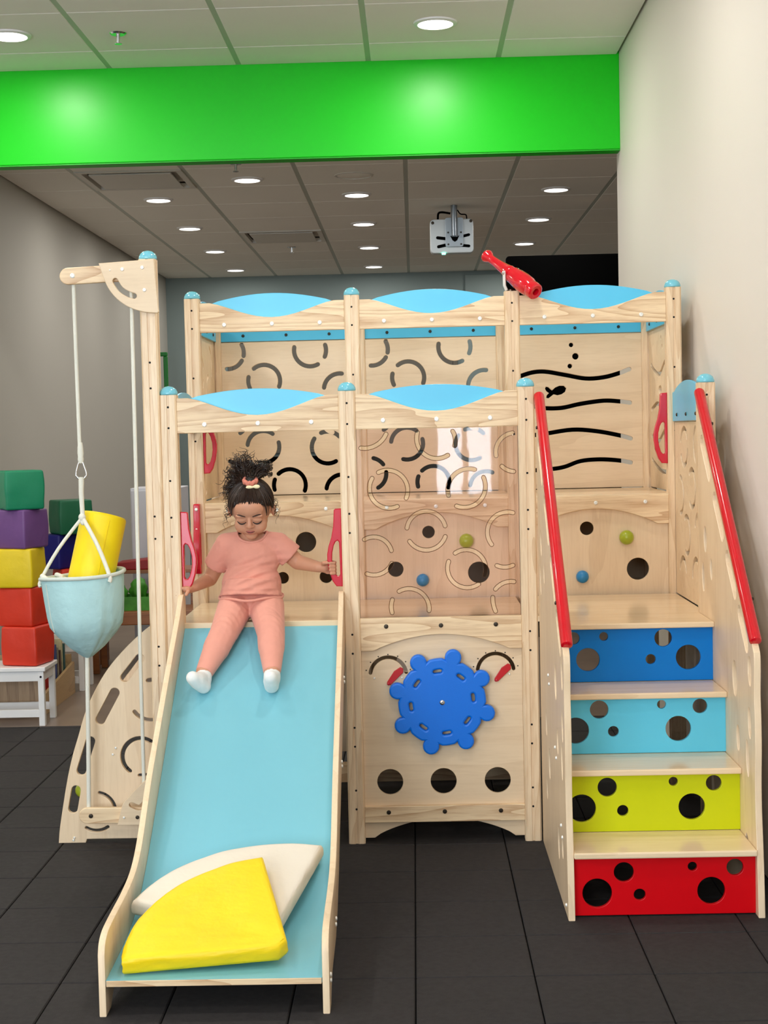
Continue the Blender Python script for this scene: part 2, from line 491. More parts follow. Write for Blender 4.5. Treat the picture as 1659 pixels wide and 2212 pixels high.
struct(plate('wall_front', rect(XFL - .1, XR + .12, 0, ZF + .09), [rect(*w) for w in WINDOWS], 'XZ', Y0 - .05, .1, 'wall_paint', None, .0005))
header = struct(obj('wall_header', box_bm(XFL, XR, BY0, BY1, BZ0, ZF + .03, 0.003), 'beam_green', None, 0))
trim = struct(obj('trim_1', box_bm(XFL, XR, BY0 + .004, BY1 - .002, BZ0 - .006, BZ0 - .0005), 'beam_green_edge', None, 0))

# two added fill windows and the glazed door behind the photographer
for i, (x0, x1, z0, z1) in enumerate(WINDOWS):
    w = struct(obj('window_%d' % (i + 1), (lambda b: (box_bm(x0 - .05, x0, Y0, Y0 + .06, z0 - .05, z1 + .05, 0, b), box_bm(x1, x1 + .05, Y0, Y0 + .06, z0 - .05, z1 + .05, 0, b),
         box_bm(x0, x1, Y0, Y0 + .06, z1, z1 + .05, 0, b), box_bm(x0, x1, Y0, Y0 + .06, z0 - .05, z0, 0, b))[-1])(bmesh.new()), 'frame_white', None, 0))
    obj('mullion', box_bm((x0 + x1) / 2 - .02, (x0 + x1) / 2 + .02, Y0 + .012, Y0 + .05, z0, z1), 'frame_white', w, 0)
    for zz in (.33, .66): obj('transom_bar', box_bm(x0, x1, Y0 + .012, Y0 + .05, z0 + (z1 - z0) * zz - .018, z0 + (z1 - z0) * zz + .018), 'frame_white', w, 0)
    obj('pane', box_bm(x0, x1, Y0 + .005, Y0 + .011, z0, z1), 'window_glass', w, 0)

# ceilings: grid bars with lay-in tiles
def ceiling(name, xs, ys, z, skip=(), barw=0.020):
    c = struct(obj(name, box_bm(xs[0] - .12, xs[-1] + .12, ys[0] - (.12 if ys[0] < 0 else 0), ys[-1] + (.1 if ys[0] > 0 else 0), z + .03, z + .09), 'ceiling_tile', None, 0))
    for x in xs[1:-1]:
        obj('grid_bar', box_bm(x - .012, x + .012, ys[0], ys[-1], z + .002, z + .02), 'ceiling_bar', c, 0)
    cache = {}
    for i, (x0, x1) in enumerate(zip(xs, xs[1:])):
        for j, (y0, y1) in enumerate(zip(ys, ys[1:])):
            if (i, j) in skip: continue
            key = (round(x1 - x0, 3), round(y1 - y0, 3))
            if key in cache:
                t = cache[key].copy(); COL.objects.link(t); t.parent = c
                t.location = Vector(((x0 + x1) / 2, (y0 + y1) / 2, z)) - wloc(c)
            else:
                cache[key] = obj('ceiling_tile', box_bm(x0 + barw / 2, x1 - barw / 2, y0 + .002, y1 - .002, z, z + .03, 0.004, seg=1), 'ceiling_tile', c, 0)
    return c
xsF = [XFL, -3.003, -2.403, -1.803, -1.203, -.603, -.003, .597, 1.197, XR]
ysF = [Y0] + [1.984 - .6 * k for k in range(14, -1, -1)] + [BY0]
ceiling('ceiling', xsF, ysF, ZF)
xsB = [XL, -1.043, -.443, .157, .757, 1.357, 1.957, 2.557, XR + 2.6]
ysB = [BY1, 2.78, 3.38, 3.98, 4.62, 5.24, 5.88, 6.5, 7.1, 7.7, 8.3, YB]
ceiling('ceiling_back_room', xsB, ysB, ZB, skip={(1, 2), (2, 6)})

# downlights: trim ring, glowing disc and the light it gives
def downlight(x, y, z, glow, power, label, group, cone=128, r=0.075):
    t = thing('downlight', label, 'ceiling light', (x, y, z - .012), group)
    obj('trim_ring', lathe_bm([(r * .98, -.004), (r, -.010), (r + .016, -.006), (r + .018, 0), (r * .98, 0)], 28, Matrix.Translation((x, y, z))), 'white_paint', t, 40)
    obj('lamp_disc', lathe_bm([(0, -.006), (r * .98, -.006), (r * .98, -.001), (0, -.001)], 28, Matrix.Translation((x, y, z))), glow, t, 0)
    l = bpy.data.lights.new('downlight_beam', 'AREA')
    l.energy = power; l.color = WARM; l.shape = 'DISK'; l.size = r * 1.9
    lo = bpy.data.objects.new('downlight_beam', l); COL.objects.link(lo)
    lo.location = (x, y, z - .0115)
    return t
FL = {(-.903, 1.684): 'left round downlight in the ceiling in front of the green beam', (.897, 1.684): 'right round downlight in the ceiling in front of the green beam'}
for x in (-2.7, -.903, .897):
    for y in (1.684, -.116, -1.916, -3.716, -5.516):
        rowl = {1.684: 'first', -.116: 'second', -1.916: 'third', -3.716: 'fourth', -5.516: 'fifth'}[y]; coll = {-2.7: 'left', -.903: 'middle', .897: 'right'}[x]
        downlight(x, y, ZF, 'lamp_glow', P_FRONT, FL.get((x, y), '%s round downlight of the %s row in front of the green beam' % (coll, rowl)), 'downlights in the front ceiling')
BL = [(-.135, 3.75, 'nearest round downlight behind the green beam beside the air vent')]
nm = {-.743: 'left', .457: 'middle', 1.657: 'right'}; od = ['nearest', 'second', 'third', 'farthest']
for x in (-.743, .457, 1.657):
    for k, y in enumerate((4.37, 5.62, 6.92, 8.25)):
        BL.append((x, y, '%s round downlight of the %s row in the back room ceiling' % (od[k], nm[x])))
for x, y, lab in BL:
    downlight(x, y, ZB, 'lamp_glow_back', P_BACK, lab, 'downlights in the back room ceiling', r=0.072)

def air_vent(x0, x1, y0, y1, label):
    t = thing('air_vent', label, 'air vent', ((x0 + x1) / 2, (y0 + y1) / 2, ZB - .01), 'square ceiling air vents')
    f = bmesh.new(); g = .042
    for a in ((x0 + .01, x1 - .01, y0 + .004, y0 + g), (x0 + .01, x1 - .01, y1 - g, y1 - .004), (x0 + .01, x0 + g, y0 + g, y1 - g), (x1 - g, x1 - .01, y0 + g, y1 - g)):
        box_bm(*a, ZB - .006, ZB + .02, 0, f)
    obj('frame', f, 'vent_metal', t, 0)
    obj('duct', box_bm(x0 + .02, x1 - .02, y0 + .02, y1 - .02, ZB + .085, ZB + .089), 'vent_dark', t, 0)
    d = bmesh.new()
    for a in ((x0 + g - .004, x0 + g, y0 + g, y1 - g), (x1 - g, x1 - g + .004, y0 + g, y1 - g), (x0 + g, x1 - g, y0 + g - .004, y0 + g), (x0 + g, x1 - g, y1 - g, y1 - g + .004)):
        box_bm(*a, ZB + .02, ZB + .085, 0, d)
    obj('duct_wall', d, 'vent_dark', t, 0)
    obj('diffuser_plate', box_bm(x0 + .075, x1 - .075, y0 + .075, y1 - .075, ZB - .010, ZB - .002, .003), 'vent_metal', t, 0)
    for sx in (x0 + .14, x1 - .14):
        for sy in (y0 + .14, y1 - .14): obj('hanger', box_bm(sx - .006, sx + .006, sy - .006, sy + .006, ZB - .002, ZB + .086), 'vent_metal', t, 0)
air_vent(-1.043, -.443, 3.38, 3.98, 'larger square air vent close behind the green beam on the left')
air_vent(-.443, .157, 5.88, 6.5, 'smaller square air vent farther back in the middle of the ceiling')

sp = thing('ceiling_speaker', 'flat round speaker grille in the back room ceiling near the beam', 'speaker', (.466, 3.71, ZB - .008))
obj('grille', lathe_bm([(0, -.004), (.09, -.003), (.098, -.001), (0, -.001)], 32, Matrix.Translation((.466, 3.71, ZB))), 'ceiling_tile', sp, 40)
obj('rim', lathe_bm([(.099, -.001), (.1, -.006), (.108, -.004), (.11, 0), (.099, 0)], 32, Matrix.Translation((.466, 3.71, ZB))), 'vent_metal', sp, 40)

def sprinkler(x, y, z, label):
    t = thing('sprinkler', label, 'sprinkler', (x, y, z - .05), 'ceiling fire sprinklers')
    T = Matrix.Translation((x, y, z))
    obj('plate', lathe_bm([(0, -.006), (.03, -.006), (.036, 0), (0, 0)], 20, T), 'steel', t, 40)
    obj('stem', lathe_bm([(0, -.04), (.006, -.04), (.009, -.006), (0, -.006)], 12, T), 'steel', t, 40)
    obj('deflector', lathe_bm([(0, -.046), (.016, -.045), (.016, -.042), (0, -.04)], 14, T), 'steel', t, 40)
sprinkler(-.446, 1.707, ZF, 'fire sprinkler in the front ceiling beside the left downlight')
sprinkler(-.135, 6.79, ZB, 'small fire sprinkler behind the farther air vent')
sprinkler(-.14, 3.25, ZB, 'fire sprinkler just peeking out under the green beam')

# projector on its ceiling pole
PYp = 4.98
pj = thing('projector', 'white ceiling projector hanging from a grey pole with bracket', 'projector', (1.04, PYp, 2.44))
def rrect(x0, x1, z0, z1, r, n=5):
    out = []
    for cx, cz, a in ((x1 - r, z1 - r, 0), (x0 + r, z1 - r, 90), (x0 + r, z0 + r, 180), (x1 - r, z0 + r, 270)):
        out += [(cx + r * math.cos(R(a + 90 * k / n)), cz + r * math.sin(R(a + 90 * k / n))) for k in range(n + 1)]
    return out
pb = plate('casing', rrect(.903, 1.18, 2.437, 2.652, .025), [], 'XZ', PYp, .09, 'projector_white', pj, .006)
slots_ = [band([(.95, 2.535), (1.0, 2.528)], .02), band([(.955, 2.478), (1.0, 2.487)], .02), band([(1.085, 2.535), (1.15, 2.55)], .018), band([(1.09, 2.485), (1.15, 2.478)], .018)]
for s_ in slots_: plate('vent_slot', s_, [], 'XZ', PYp - .0455, .003, 'black_matt', pb, .0005)
br = plate('bracket', rrect(1.0, 1.115, 2.475, 2.66, .012), [], 'XZ', PYp - .052, .010, 'bracket_grey', pj, .002)
plate('notch', [(1.03, 2.545), (1.045, 2.538), (1.075, 2.538), (1.09, 2.547), (1.075, 2.515), (1.06, 2.505), (1.045, 2.515)], [], 'XZ', PYp - .058, .002, 'black_matt', br, .0004)
for x, z in ((1.018, 2.565), (1.1, 2.565), (1.018, 2.49), (1.1, 2.49)): bolt((x, PYp - .057, z), br, 'bolt_dark', r=.006, name='screw')
for x, z in ((.92, 2.63), (1.165, 2.637)): bolt((x, PYp - .045, z), pb, 'bolt_dark', r=.010, name='screw')
tube('pole', [(1.058, PYp - .075, 2.54), (1.058, PYp - .075, ZB)], .02, 'pole_grey', pj, 16)
tube('cable', spline([(.955, PYp - .02, 2.65), (.958, PYp - .02, 2.69), (.98, PYp - .02, 2.70), (1.035, PYp - .03, 2.69)]), .007, 'black_matt', pj)
tube('cable', spline([(1.08, PYp - .04, 2.71), (1.1, PYp - .03, 2.685), (1.135, PYp - .02, 2.68), (1.14, PYp - .02, 2.65)]), .004, 'black_matt', pj)
obj('status_light', box_bm(.975, 1.0, PYp - .05, PYp - .03, 2.428, 2.439, .002), 'led_green', pj, 0)

# dark panel and wall panel in the back room
bp = thing('black_partition', 'tall black partition panel standing behind the tower beside the right wall', 'partition', (2.05, 4.8, 0))
plate('board', rrect(1.375, 2.75, .04, 2.388, .02), [], 'XZ', 4.8, .05, 'black_matt', bp, .004)
for x in (1.55, 2.6): obj('foot', box_bm(x - .04, x + .04, 4.55, 5.05, 0, .045, .005), 'black_matt', bp, 0)
wp = obj('wall_panel', box_bm(1.262, 2.6, YB - .03, YB - .001, .3, 2.70, .006), 'wall_teal', None, 0)
tag(wp, 'pale blue-grey flat panel on the back wall left of the black partition', 'wall panel')
wb = thing('standin_board', 'stand-in dark grey board added on the back wall to darken the slots', 'stand-in board', (.15, YB - .02, 1.15))  # guessed backdrop, added so the panel slots read dark
obj('board', box_bm(-.86, 1.14, YB - .022, YB - .001, 1.17, 2.27, .003), 'board_grey', wb, 0)
for a in ((-.90, -.86, 1.13, 2.31), (1.14, 1.18, 1.13, 2.31)): obj('frame_bar', box_bm(a[0], a[1], YB - .03, YB - .001, a[2], a[3], .003), 'board_grey', wb, 0)
for a in ((1.13, 1.17), (2.27, 2.31)): obj('frame_bar', box_bm(-.86, 1.14, YB - .03, YB - .001, a[0], a[1], .003), 'board_grey', wb, 0)
lc = thing('standin_cabinet', 'stand-in low black cabinet added under the grey board to darken the slots', 'cabinet', (.15, YB - .25, 0))  # unseen stand-in, added so the lower slots read black
obj('carcass', box_bm(-.9, 1.18, YB - .42, YB - .002, .05, 1.10, .004), 'black_matt', lc, 0)
for k in range(3): obj('door', box_bm(-.88 + .69 * k, -.21 + .69 * k, YB - .438, YB - .421, .08, 1.07, .003), 'black_matt', lc, 0)
obj('plinth', box_bm(-.88, 1.16, YB - .38, YB - .02, 0, .05), 'black_matt', lc, 0)
gf = thing('green_arch_frame', 'dark green bent tube frame by the far left corner behind the post', 'frame', (-1.36, 8.2, 0))
obj('upright', box_bm(-1.385, -1.35, 8.18, 8.22, 0, 2.0, .008), 'frame_green', gf, 0)
obj('crossbar', box_bm(-1.44, -1.35, 8.18, 8.22, 2.0, 2.035, .008), 'frame_green', gf, 0)

# ------------------------------------------------------------------ play tower
PW = 0.052
BAY = .56
XP = [0.004, 0.562, 1.119, 1.678]
YP = [0.0, 0.56, 1.12]
Z1, Z2 = 1.428, 1.776
DECK1, DECK2 = .712, 1.062
tower = thing('play_tower', 'pale wooden climbing tower with light blue lens rails and slotted panels', 'play tower', (.84, .56, 0))

def post_bm(x, y, z1, w=PW, z0=0.0):
    """square post, chamfered corners and a groove down each face"""
    h = w / 2; c = .005; g = .0042; gd = .0035
    quarter = [(h - c, -h), (h, -h + c), (h, -g), (h - gd, -g), (h - gd, g), (h, g), (h, h - c)]
    pts = []
    for k in range(4):
        a = R(90 * k)
        pts += [(p[0] * math.cos(a) - p[1] * math.sin(a), p[0] * math.sin(a) + p[1] * math.cos(a)) for p in quarter]
    b = bmesh.new()
    lo = [b.verts.new((x + px, y + py, z0)) for px, py in pts]
    hi = [b.verts.new((x + px, y + py, z1)) for px, py in pts]
    n = len(pts)
    for i in range(n): b.faces.new((lo[i], lo[(i + 1) % n], hi[(i + 1) % n], hi[i]))
    b.faces.new(hi); b.faces.new(lo[::-1])
    bmesh.ops.recalc_face_normals(b, faces=b.faces[:])
    return b
def post_holes(x, y, zs, w=PW):
    b = bmesh.new()
    for z in zs:
        lathe_bm([(0, .0005), (.0035, .0005), (.0035, -.002), (0, -.002)], 8, axis_m((x, y - w / 2 + .0035, z), FWD), b)
    return b
CAP = [(.024, 0), (.0275, .001), (.0285, .004), (.0275, .010), (.0235, .018), (.016, .0245), (.007, .0275), (0, .0282)]
def post(x, y, z1, zs, parent=None, cap=True, name='post'):
    p = obj(name, post_bm(x, y, z1), 'ash_z', parent or tower, 0)
    if cap: obj('post_cap', lathe_bm(CAP, 20, Matrix.Translation((x, y, z1))), 'cap_blue', p, 60)
    if zs: obj('bolt_holes', post_holes(x, y, zs), 'hole_black', p, 0)['kind'] = 'stuff'
    return p
HF = [1.39, 1.325, 1.16, 1.045, .985, .665, .605, .37, .31, .17, .11]
for i, x in enumerate(XP):
    post(x, YP[0], Z1, HF)
    post(x, YP[1], Z2, [1.735, 1.672, 1.5, 1.4, 1.28], cap=(i != 2))
    post(x, YP[2], Z2, [])

def lens_rail(x0, x1, z0, z1, zs, zp, y, axis='X', flip=1, bolts=True, parent=None):
    """board with a scooped upper edge and a blue lens panel behind it; flip=+1: wood towards -Y (or outside)"""
    L = x1 - x0; m = .036
    top = [(x1, z1), (x1 - m, z1)]
    n = 16
    for k in range(1, n):
        t = k / n
        top.append((x1 - m - (L - 2 * m) * t, z1 - (z1 - zs) * math.sin(math.pi * t) ** 1.35))
    top += [(x0 + m, z1), (x0, z1)]
    out = [(x0, z0), (x1, z0)] + top
    bl = [(x0, z0 + .004), (x1, z0 + .004), (x1, z1 - .006), (x1 - m, z1 - .003)]
    for k in range(1, n):
        t = k / n
        bl.append((x1 - m - (L - 2 * m) * t, z1 + (zp - z1) * math.sin(math.pi * t) ** .9))
    bl += [(x0 + m, z1 - .003), (x0, z1 - .006)]
    pl = 'XZ' if axis == 'X' else 'YZ'
    w = plate('guard_rail', out, [], pl, y - flip * .010, .018, 'ash_x' if axis == 'X' else 'ash_y', tower, .0015)
    plate('lens_panel', bl, [], pl, y + flip * .0045, .009, 'blue_laminate', w, .001)
    d = (0, -flip, 0) if axis == 'X' else (-flip, 0, 0)
    if bolts:
        for k in (.17, .5, .83):
            u = x0 + L * k; off = y - flip * .019
            bolt((u, off, z0 + .026) if axis == 'X' else (off, u, z0 + .026), w, 'bolt_white', d)
            off2 = y + flip * .009
            d2 = tuple(-c for c in d)
            bolt((u, off2, z0 + .026) if axis == 'X' else (off2, u, z0 + .026), w, 'bolt_dark', d2, r=.006)
    return w
h = PW / 2
for i in (0, 1): lens_rail(XP[i] + h, XP[i + 1] - h, 1.308, 1.417, 1.360, 1.443, 0.0)
for i in (0, 1, 2):
    lens_rail(XP[i] + h, XP[i + 1] - h, 1.658, 1.760, 1.707, 1.792, .56)
    lens_rail(XP[i] + h, XP[i + 1] - h, 1.656, 1.760, 1.707, 1.790, 1.12, flip=-1)
lens_rail(0.0 + h, .56 - h, 1.308, 1.417, 1.360, 1.443, XP[0], 'Y', 1)
lens_rail(0.0 + h, .56 - h, 1.308, 1.417, 1.360, 1.446, XP[3], 'Y', -1)
lens_rail(.56 + h, 1.12 - h, 1.656, 1.760, 1.707, 1.790, XP[0], 'Y', 1)
lens_rail(.56 + h, 1.12 - h, 1.656, 1.760, 1.707, 1.790, XP[3], 'Y', -1)

# decks: one board per bay
for i in range(3):
    obj('deck_board', box_bm(XP[i] + h * .2, XP[i + 1] - h * .2, -h + .004, .56 - .03, DECK1 - .018, DECK1, .002), 'birch_deck', tower, 0)
    obj('deck_board', box_bm(XP[i] + h * .2, XP[i + 1] - h * .2, .56 - .02, 1.12 - .03, DECK2 - .018, DECK2, .002), 'birch_deck', tower, 0)

# slotted back panels of the upper level
RAD, SW = .062, .0165
PAT = [(.052, 1.617, 29, -12), (.052, 1.617, -30, -95), (.371, 1.62, 168, 298), (.371, 1.62, 18, -25), (.19, 1.506, 129, -22), (.19, 1.506, 165, 206),
       (.483, 1.466, 172, 82), (.18, 1.251, 53, 172), (.18, 1.251, 15, -105), (.43, 1.243, 113, 42), (.43, 1.243, 145, 300), (.279, 1.1, 134, -22),
       (.279, 1.1, 158, 196), (.483, 1.075, 172, 66), (.035, 1.137, 88, 35), (.035, 1.137, 5, -62), (.06, 1.36, 40, -60), (.31, 1.375, 60, 220), (.47, 1.36, 120, 250)]
for i in (0, 1):
    x0, x1 = XP[i] + h, XP[i + 1] - h
    holes = []
    for cx, cz, a0, a1 in PAT:
        pth = [(x0 - h + u, v) for u, v in arc(cx, cz, RAD, a0, a1)]
        pth = [q for q in pth if x0 + .012 < q[0] < x1 - .012]
        if len(pth) > 2: holes.append(band(pth, SW))
    plate('slotted_panel', rect(x0, x1, DECK2 + .002, 1.656), holes, 'XZ', 1.108, .014, 'birch_ply_x', tower)
# wave panel with fish
x0, x1 = XP[2] + h, XP[3] - h
wv = [[(1.181, 1.5), (1.231, 1.514), (1.281, 1.516), (1.355, 1.502), (1.436, 1.486), (1.504, 1.489), (1.563, 1.503), (1.604, 1.518)],
      [(1.185, 1.397), (1.266, 1.377), (1.34, 1.375), (1.415, 1.389), (1.503, 1.399), (1.565, 1.395), (1.605, 1.389)],
      [(1.183, 1.267), (1.277, 1.277), (1.383, 1.29), (1.476, 1.282), (1.563, 1.264), (1.606, 1.251)],
      [(1.193, 1.135), (1.29, 1.139), (1.349, 1.147), (1.412, 1.168), (1.487, 1.173), (1.561, 1.167), (1.605, 1.158)]]
holes = [band(spline(p, 5), .0165) for p in wv]
fish = [(1.306, 1.443), (1.318, 1.454), (1.335, 1.4605), (1.352, 1.460), (1.361, 1.450), (1.357, 1.437), (1.344, 1.428), (1.326, 1.424), (1.312, 1.428),
        (1.303, 1.421), (1.292, 1.413), (1.283, 1.415), (1.285, 1.425), (1.294, 1.433), (1.284, 1.440), (1.279, 1.450), (1.282, 1.458), (1.292, 1.456), (1.299, 1.449)]
holes += [fish, circle(1.382, 1.616, .0085, 16), circle(1.398, 1.572, .0125, 20), circle(1.376, 1.535, .009, 16)]
plate('wave_panel', rect(x0, x1, DECK2 + .002, 1.656), holes, 'XZ', 1.108, .014, 'birch_ply_x', tower)
# side panels of the upper level
sh = []
for cy, cz, a0, a1 in ((.74, 1.53, 20, 160), (.74, 1.53, 200, 330), (.93, 1.46, 100, 320), (.78, 1.33, 30, 250), (.95, 1.25, -100, 100), (.76, 1.15, 60, 300), (.96, 1.57, -40, 80)):
    sh.append(band(arc(cy, cz, RAD, a0, a1), SW))
plate('slotted_panel', rect(.56 + h, 1.12 - h, DECK2 + .002, 1.656), sh, 'YZ', XP[0] - .008, .014, 'birch_ply_x', tower)
wvs = [[(.63, 1.50), (.73, 1.53), (.85, 1.49), (.95, 1.50), (1.05, 1.53)], [(.63, 1.36), (.75, 1.34), (.9, 1.38), (1.05, 1.36)], [(.63, 1.24), (.75, 1.28), (.9, 1.24), (1.05, 1.26)], [(.63, 1.16), (.75, 1.13), (.9, 1.14), (1.05, 1.17)]]
sh = [band(spline(p, 5), SW) for p in wvs] + [circle(.8, 1.585, .01, 14), circle(.82, 1.62, .008, 14), ellipse(.85, 1.43, .035, .016, 0)]
plate('wave_panel', rect(.56 + h, 1.12 - h, DECK2 + .002, 1.656), sh, 'YZ', XP[3] + .008, .014, 'birch_ply_x', tower)
# right side panel of the lower level
sh = []
for cy, cz, a0, a1 in ((.13, 1.235, 110, 250), (.13, 1.235, -60, 60), (.36, 1.225, 20, 150), (.36, 1.225, 190, 330), (.23, 1.09, 50, 310), (.44, 1.06, 90, 270), (.12, .95, 20, 200), (.33, .93, 60, 290), (.17, .80, 0, 170), (.40, .785, 20, 160)):
    sh.append(band(arc(cy, cz, RAD, a0, a1), SW))
plate('slotted_panel', rect(h, .56 - h, DECK1 + .002, 1.308), sh, 'YZ', XP[3] + .004, .014, 'birch_ply_x', tower)

# rails with an arched lower edge under the decks
def arch_rail(x0, x1, z0, z1, zm, y, bz, bolts=True):
    n = 20; m = .04
    out = [(x0, z1), (x0, z0), (x0 + m, z0)]
    for k in range(1, n):
        t = k / n
        out.append((x0 + m + (x1 - x0 - 2 * m) * t, z0 + (zm - z0) * math.sin(math.pi * t) ** .85))
    out += [(x1 - m, z0), (x1, z0), (x1, z1)]
    r = plate('arch_rail', out[::-1], [], 'XZ', y, .016, 'ash_x', tower, .0018)
    if bolts:
        for k in (.16, .5, .84): bolt((x0 + (x1 - x0) * k, y - .008, bz), r, 'bolt_dark' if y < .2 else 'bolt_white', r=.007)
    return r
arch_rail(XP[1] + h, XP[2] - h, .612, DECK1 + .003, .661, -.016, .689)
for i in range(3):
    arch_rail(XP[i] + h, XP[i + 1] - h, .957, DECK2 - .004, 1.013, .545, 1.034)
arch_rail(XP[0] + h, XP[1] - h, .612, DECK1 - .02, .661, -.010, .689, False)

# panels of the lower level with finger holes and captive balls
LOWP = [[(.381, .917, .036), (.449, .793, .023), (.296, .792, .021), (.13, .9, .03)],
        [(.253, .943, .022), (.427, .797, .038), (.135, .814, .027)],
        [(.248, .944, .024), (.425, .798, .039), (.135, .814, .027)]]
for i in range(3):
    x0, x1 = XP[i] + h, XP[i + 1] - h
    hs = [circle(XP[i] - XP[0] + cx if i == 0 else BAY * i + cx, cz, r) for cx, cz, r in LOWP[i]]
    pnl = plate('hole_panel', rect(x0, x1, DECK1 - .008, DECK2 - .02), hs, 'XZ', .562, .014, 'birch_ply_z', tower)
    if i:
        for cx, cz, r, m in ((.385, .910, .0255, 'ball_green'), (.229, .775, .0225, 'ball_blue')):
            b = bmesh.new(); bmesh.ops.create_uvsphere(b, u_segments=24, v_segments=16, radius=r)
            xform(b, Matrix.Translation((BAY * i + cx, .545, cz)))
            bo = obj('captive_ball', b, m, pnl, 60)
            obj('pin', lathe_bm([(0, 0), (.006, 0), (.006, .02), (0, .02)], 10, axis_m((BAY * i + cx, .572, cz), FWD)), 'bolt_dark', bo, 40)
# steering panel
x0, x1 = XP[1] + h, XP[2] - h
n = 24
out = [(x1, .66), (x0, .66), (x0, .014), (x0 + .03, .014)]
for k in range(1, n):
    t = k / n
    out.append((x0 + .03 + (x1 - x0 - .06) * t, .014 + .060 * math.sin(math.pi * t) ** .75))
out += [(x1 - .03, .014), (x1, .014)]
hs = [circle(cx, .192, .041, 32) for cx in (.670, .839, 1.010)]
G = [(.672, .532), (1.010, .537)]
for gx, gz in G: hs.append(band(arc(gx, gz, .057, 8, 172), .0115))
sp_ = plate('steering_panel', out, hs, 'XZ', -.002, .012, 'birch_ply_x', tower)
lr = obj('cross_rail', box_bm(x0, x1, -.024, -.009, .066, .118, .002), 'ash_x', tower, 0)
for k in (.15, .5, .85): bolt((x0 + (x1 - x0) * k, -.024, .099), lr, 'bolt_dark', r=.007)
wc, wz = .839, .449
out = []
RD, RL, DL = .138, .0262, .144
for k in range(8):
    a = 30 + 45 * k
    half = math.degrees(math.asin(min(1, RL * 1.02 / RD)))
    out += arc(wc, wz, RD, a - 45 + half + 3, a - half - 3, 5)
    lx, lz = wc + DL * math.cos(R(a)), wz + DL * math.sin(R(a))
    out += arc(lx, lz, RL, a - 118, a + 118, 12)
hs = []
for k in range(8):
    a = 7.5 + 45 * k
    hs.append(band(arc(wc, wz, .0985, a - 5, a + 5, 4), .0105))
wh = plate('steering_wheel', out, hs, 'XZ', -.031, .026, 'wheel_blue', sp_, .006)
bolt((wc, -.044, wz), wh, 'steel', r=.008, name='hub_bolt')
obj('hub_spacer', lathe_bm([(0, 0), (.03, 0), (.03, .014), (0, .014)], 16, axis_m((wc, -.006, wz), FWD)), 'bolt_dark', wh, 40)
for gx, gz in G:
    px, pz = gx + .001, gz - .025
    tx, tz = gx + .044, gz + .024
    d = Vector((tx - px, tz - pz)).normalized(); nrm = Vector((-d.y, d.x))
    q = lambda s, w: (px + d.x * s + nrm.x * w, pz + d.y * s + nrm.y * w)
    Ln = math.hypot(tx - px, tz - pz)
    nd = plate('gauge_needle', [q(-.006, -.003), q(0, -.007), q(Ln * .85, -.0125), q(Ln, -.004), q(Ln * .96, .006), q(Ln * .62, .0125), q(0, .007), q(-.006, .003)], [], 'XZ', -.013, .006, 'needle_red', sp_, .0015)
    bolt((px, -.016, pz), nd, 'red_plastic', r=.004, name='pivot')
    for sx in (-.044, .043): bolt((gx + sx, -.008, gz - .008), sp_, 'bolt_white', r=.0035, name='screw')
    db = bmesh.new()
    for k in range(7):
        a = R(15 + 25 * k)
        lathe_bm([(0, .0006), (.0022, .0006), (.0022, -.001), (0, -.001)], 8, axis_m((gx + .072 * math.cos(a), -.008, gz + .066 * math.sin(a)), FWD), db)
    obj('dial_dots', db, 'bolt_dark', sp_, 0)['kind'] = 'stuff'
# clear acrylic window panel with slots
CLR = [(0.615, 1.322, 0.074, -100, -25), (0.84, 1.274, 0.063, 162, 302), (0.84, 1.266, 0.058, 30, -16), (1.083, 1.226, 0.060, 96, 190), (1.083, 1.224, 0.059, -135, -95), (0.683, 1.115, 0.063, 116, -24),
       (0.688, 1.121, 0.062, 148, 293), (0.937, 1.111, 0.066, 73, 194), (0.923, 1.122, 0.066, 24, -113), (0.801, 0.986, 0.061, 171, 13), (0.801, 0.988, 0.063, -147, -20), (0.635, 0.913, 0.057, 120, 13),
       (0.635, 0.912, 0.062, -25, -112), (1.055, 0.976, 0.063, -143, -287), (1.045, 0.926, 0.06, -115, -65), (0.924, 0.863, 0.061, 124, -20), (0.927, 0.866, 0.062, 159, 304), (0.742, 0.742, 0.063, 119, -7),
       (0.755, 0.748, 0.069, 160, 195), (1.062, 0.76, 0.061, 142, 80), (1.105, 0.767, 0.100, 177, 203)]
hs = [band(arc(*a), .0125) for a in CLR]
pme = plate_me(rect(x0, x1, DECK1 + .004, 1.306), hs, 'XZ', -.006, .006, .0006)
cp = link_mesh('clear_window', pme, 'acrylic', tower, 16)
cp['label'] = 'clear acrylic sheet with curved slots'
eb = bmesh.new()
for a in CLR:
    ol = band(arc(*a), .0130)
    tube_bm([(u, -.0095, v) for u, v in ol], .0011, 5, True, eb)
obj('slot_edges', eb, 'acrylic_edge', cp, 50)['kind'] = 'stuff'
for i in range(3):
    plate('back_panel', rect(XP[i] + h, XP[i + 1] - h, DECK1 - .02, DECK2 - .02), [], 'XZ', 1.115, .014, 'birch_ply_z', tower)
    obj('deck_board', box_bm(XP[i] + h * .2, XP[i + 1] - h * .2, .575, 1.10, DECK1 - .018, DECK1, .002), 'birch_deck', tower, 0)
for x_ in (XP[0], XP[3]):
    plate('side_panel', rect(.56 + h, 1.12 - h, DECK1 - .02, DECK2 - .02), [], 'YZ', x_, .014, 'birch_ply_z', tower)
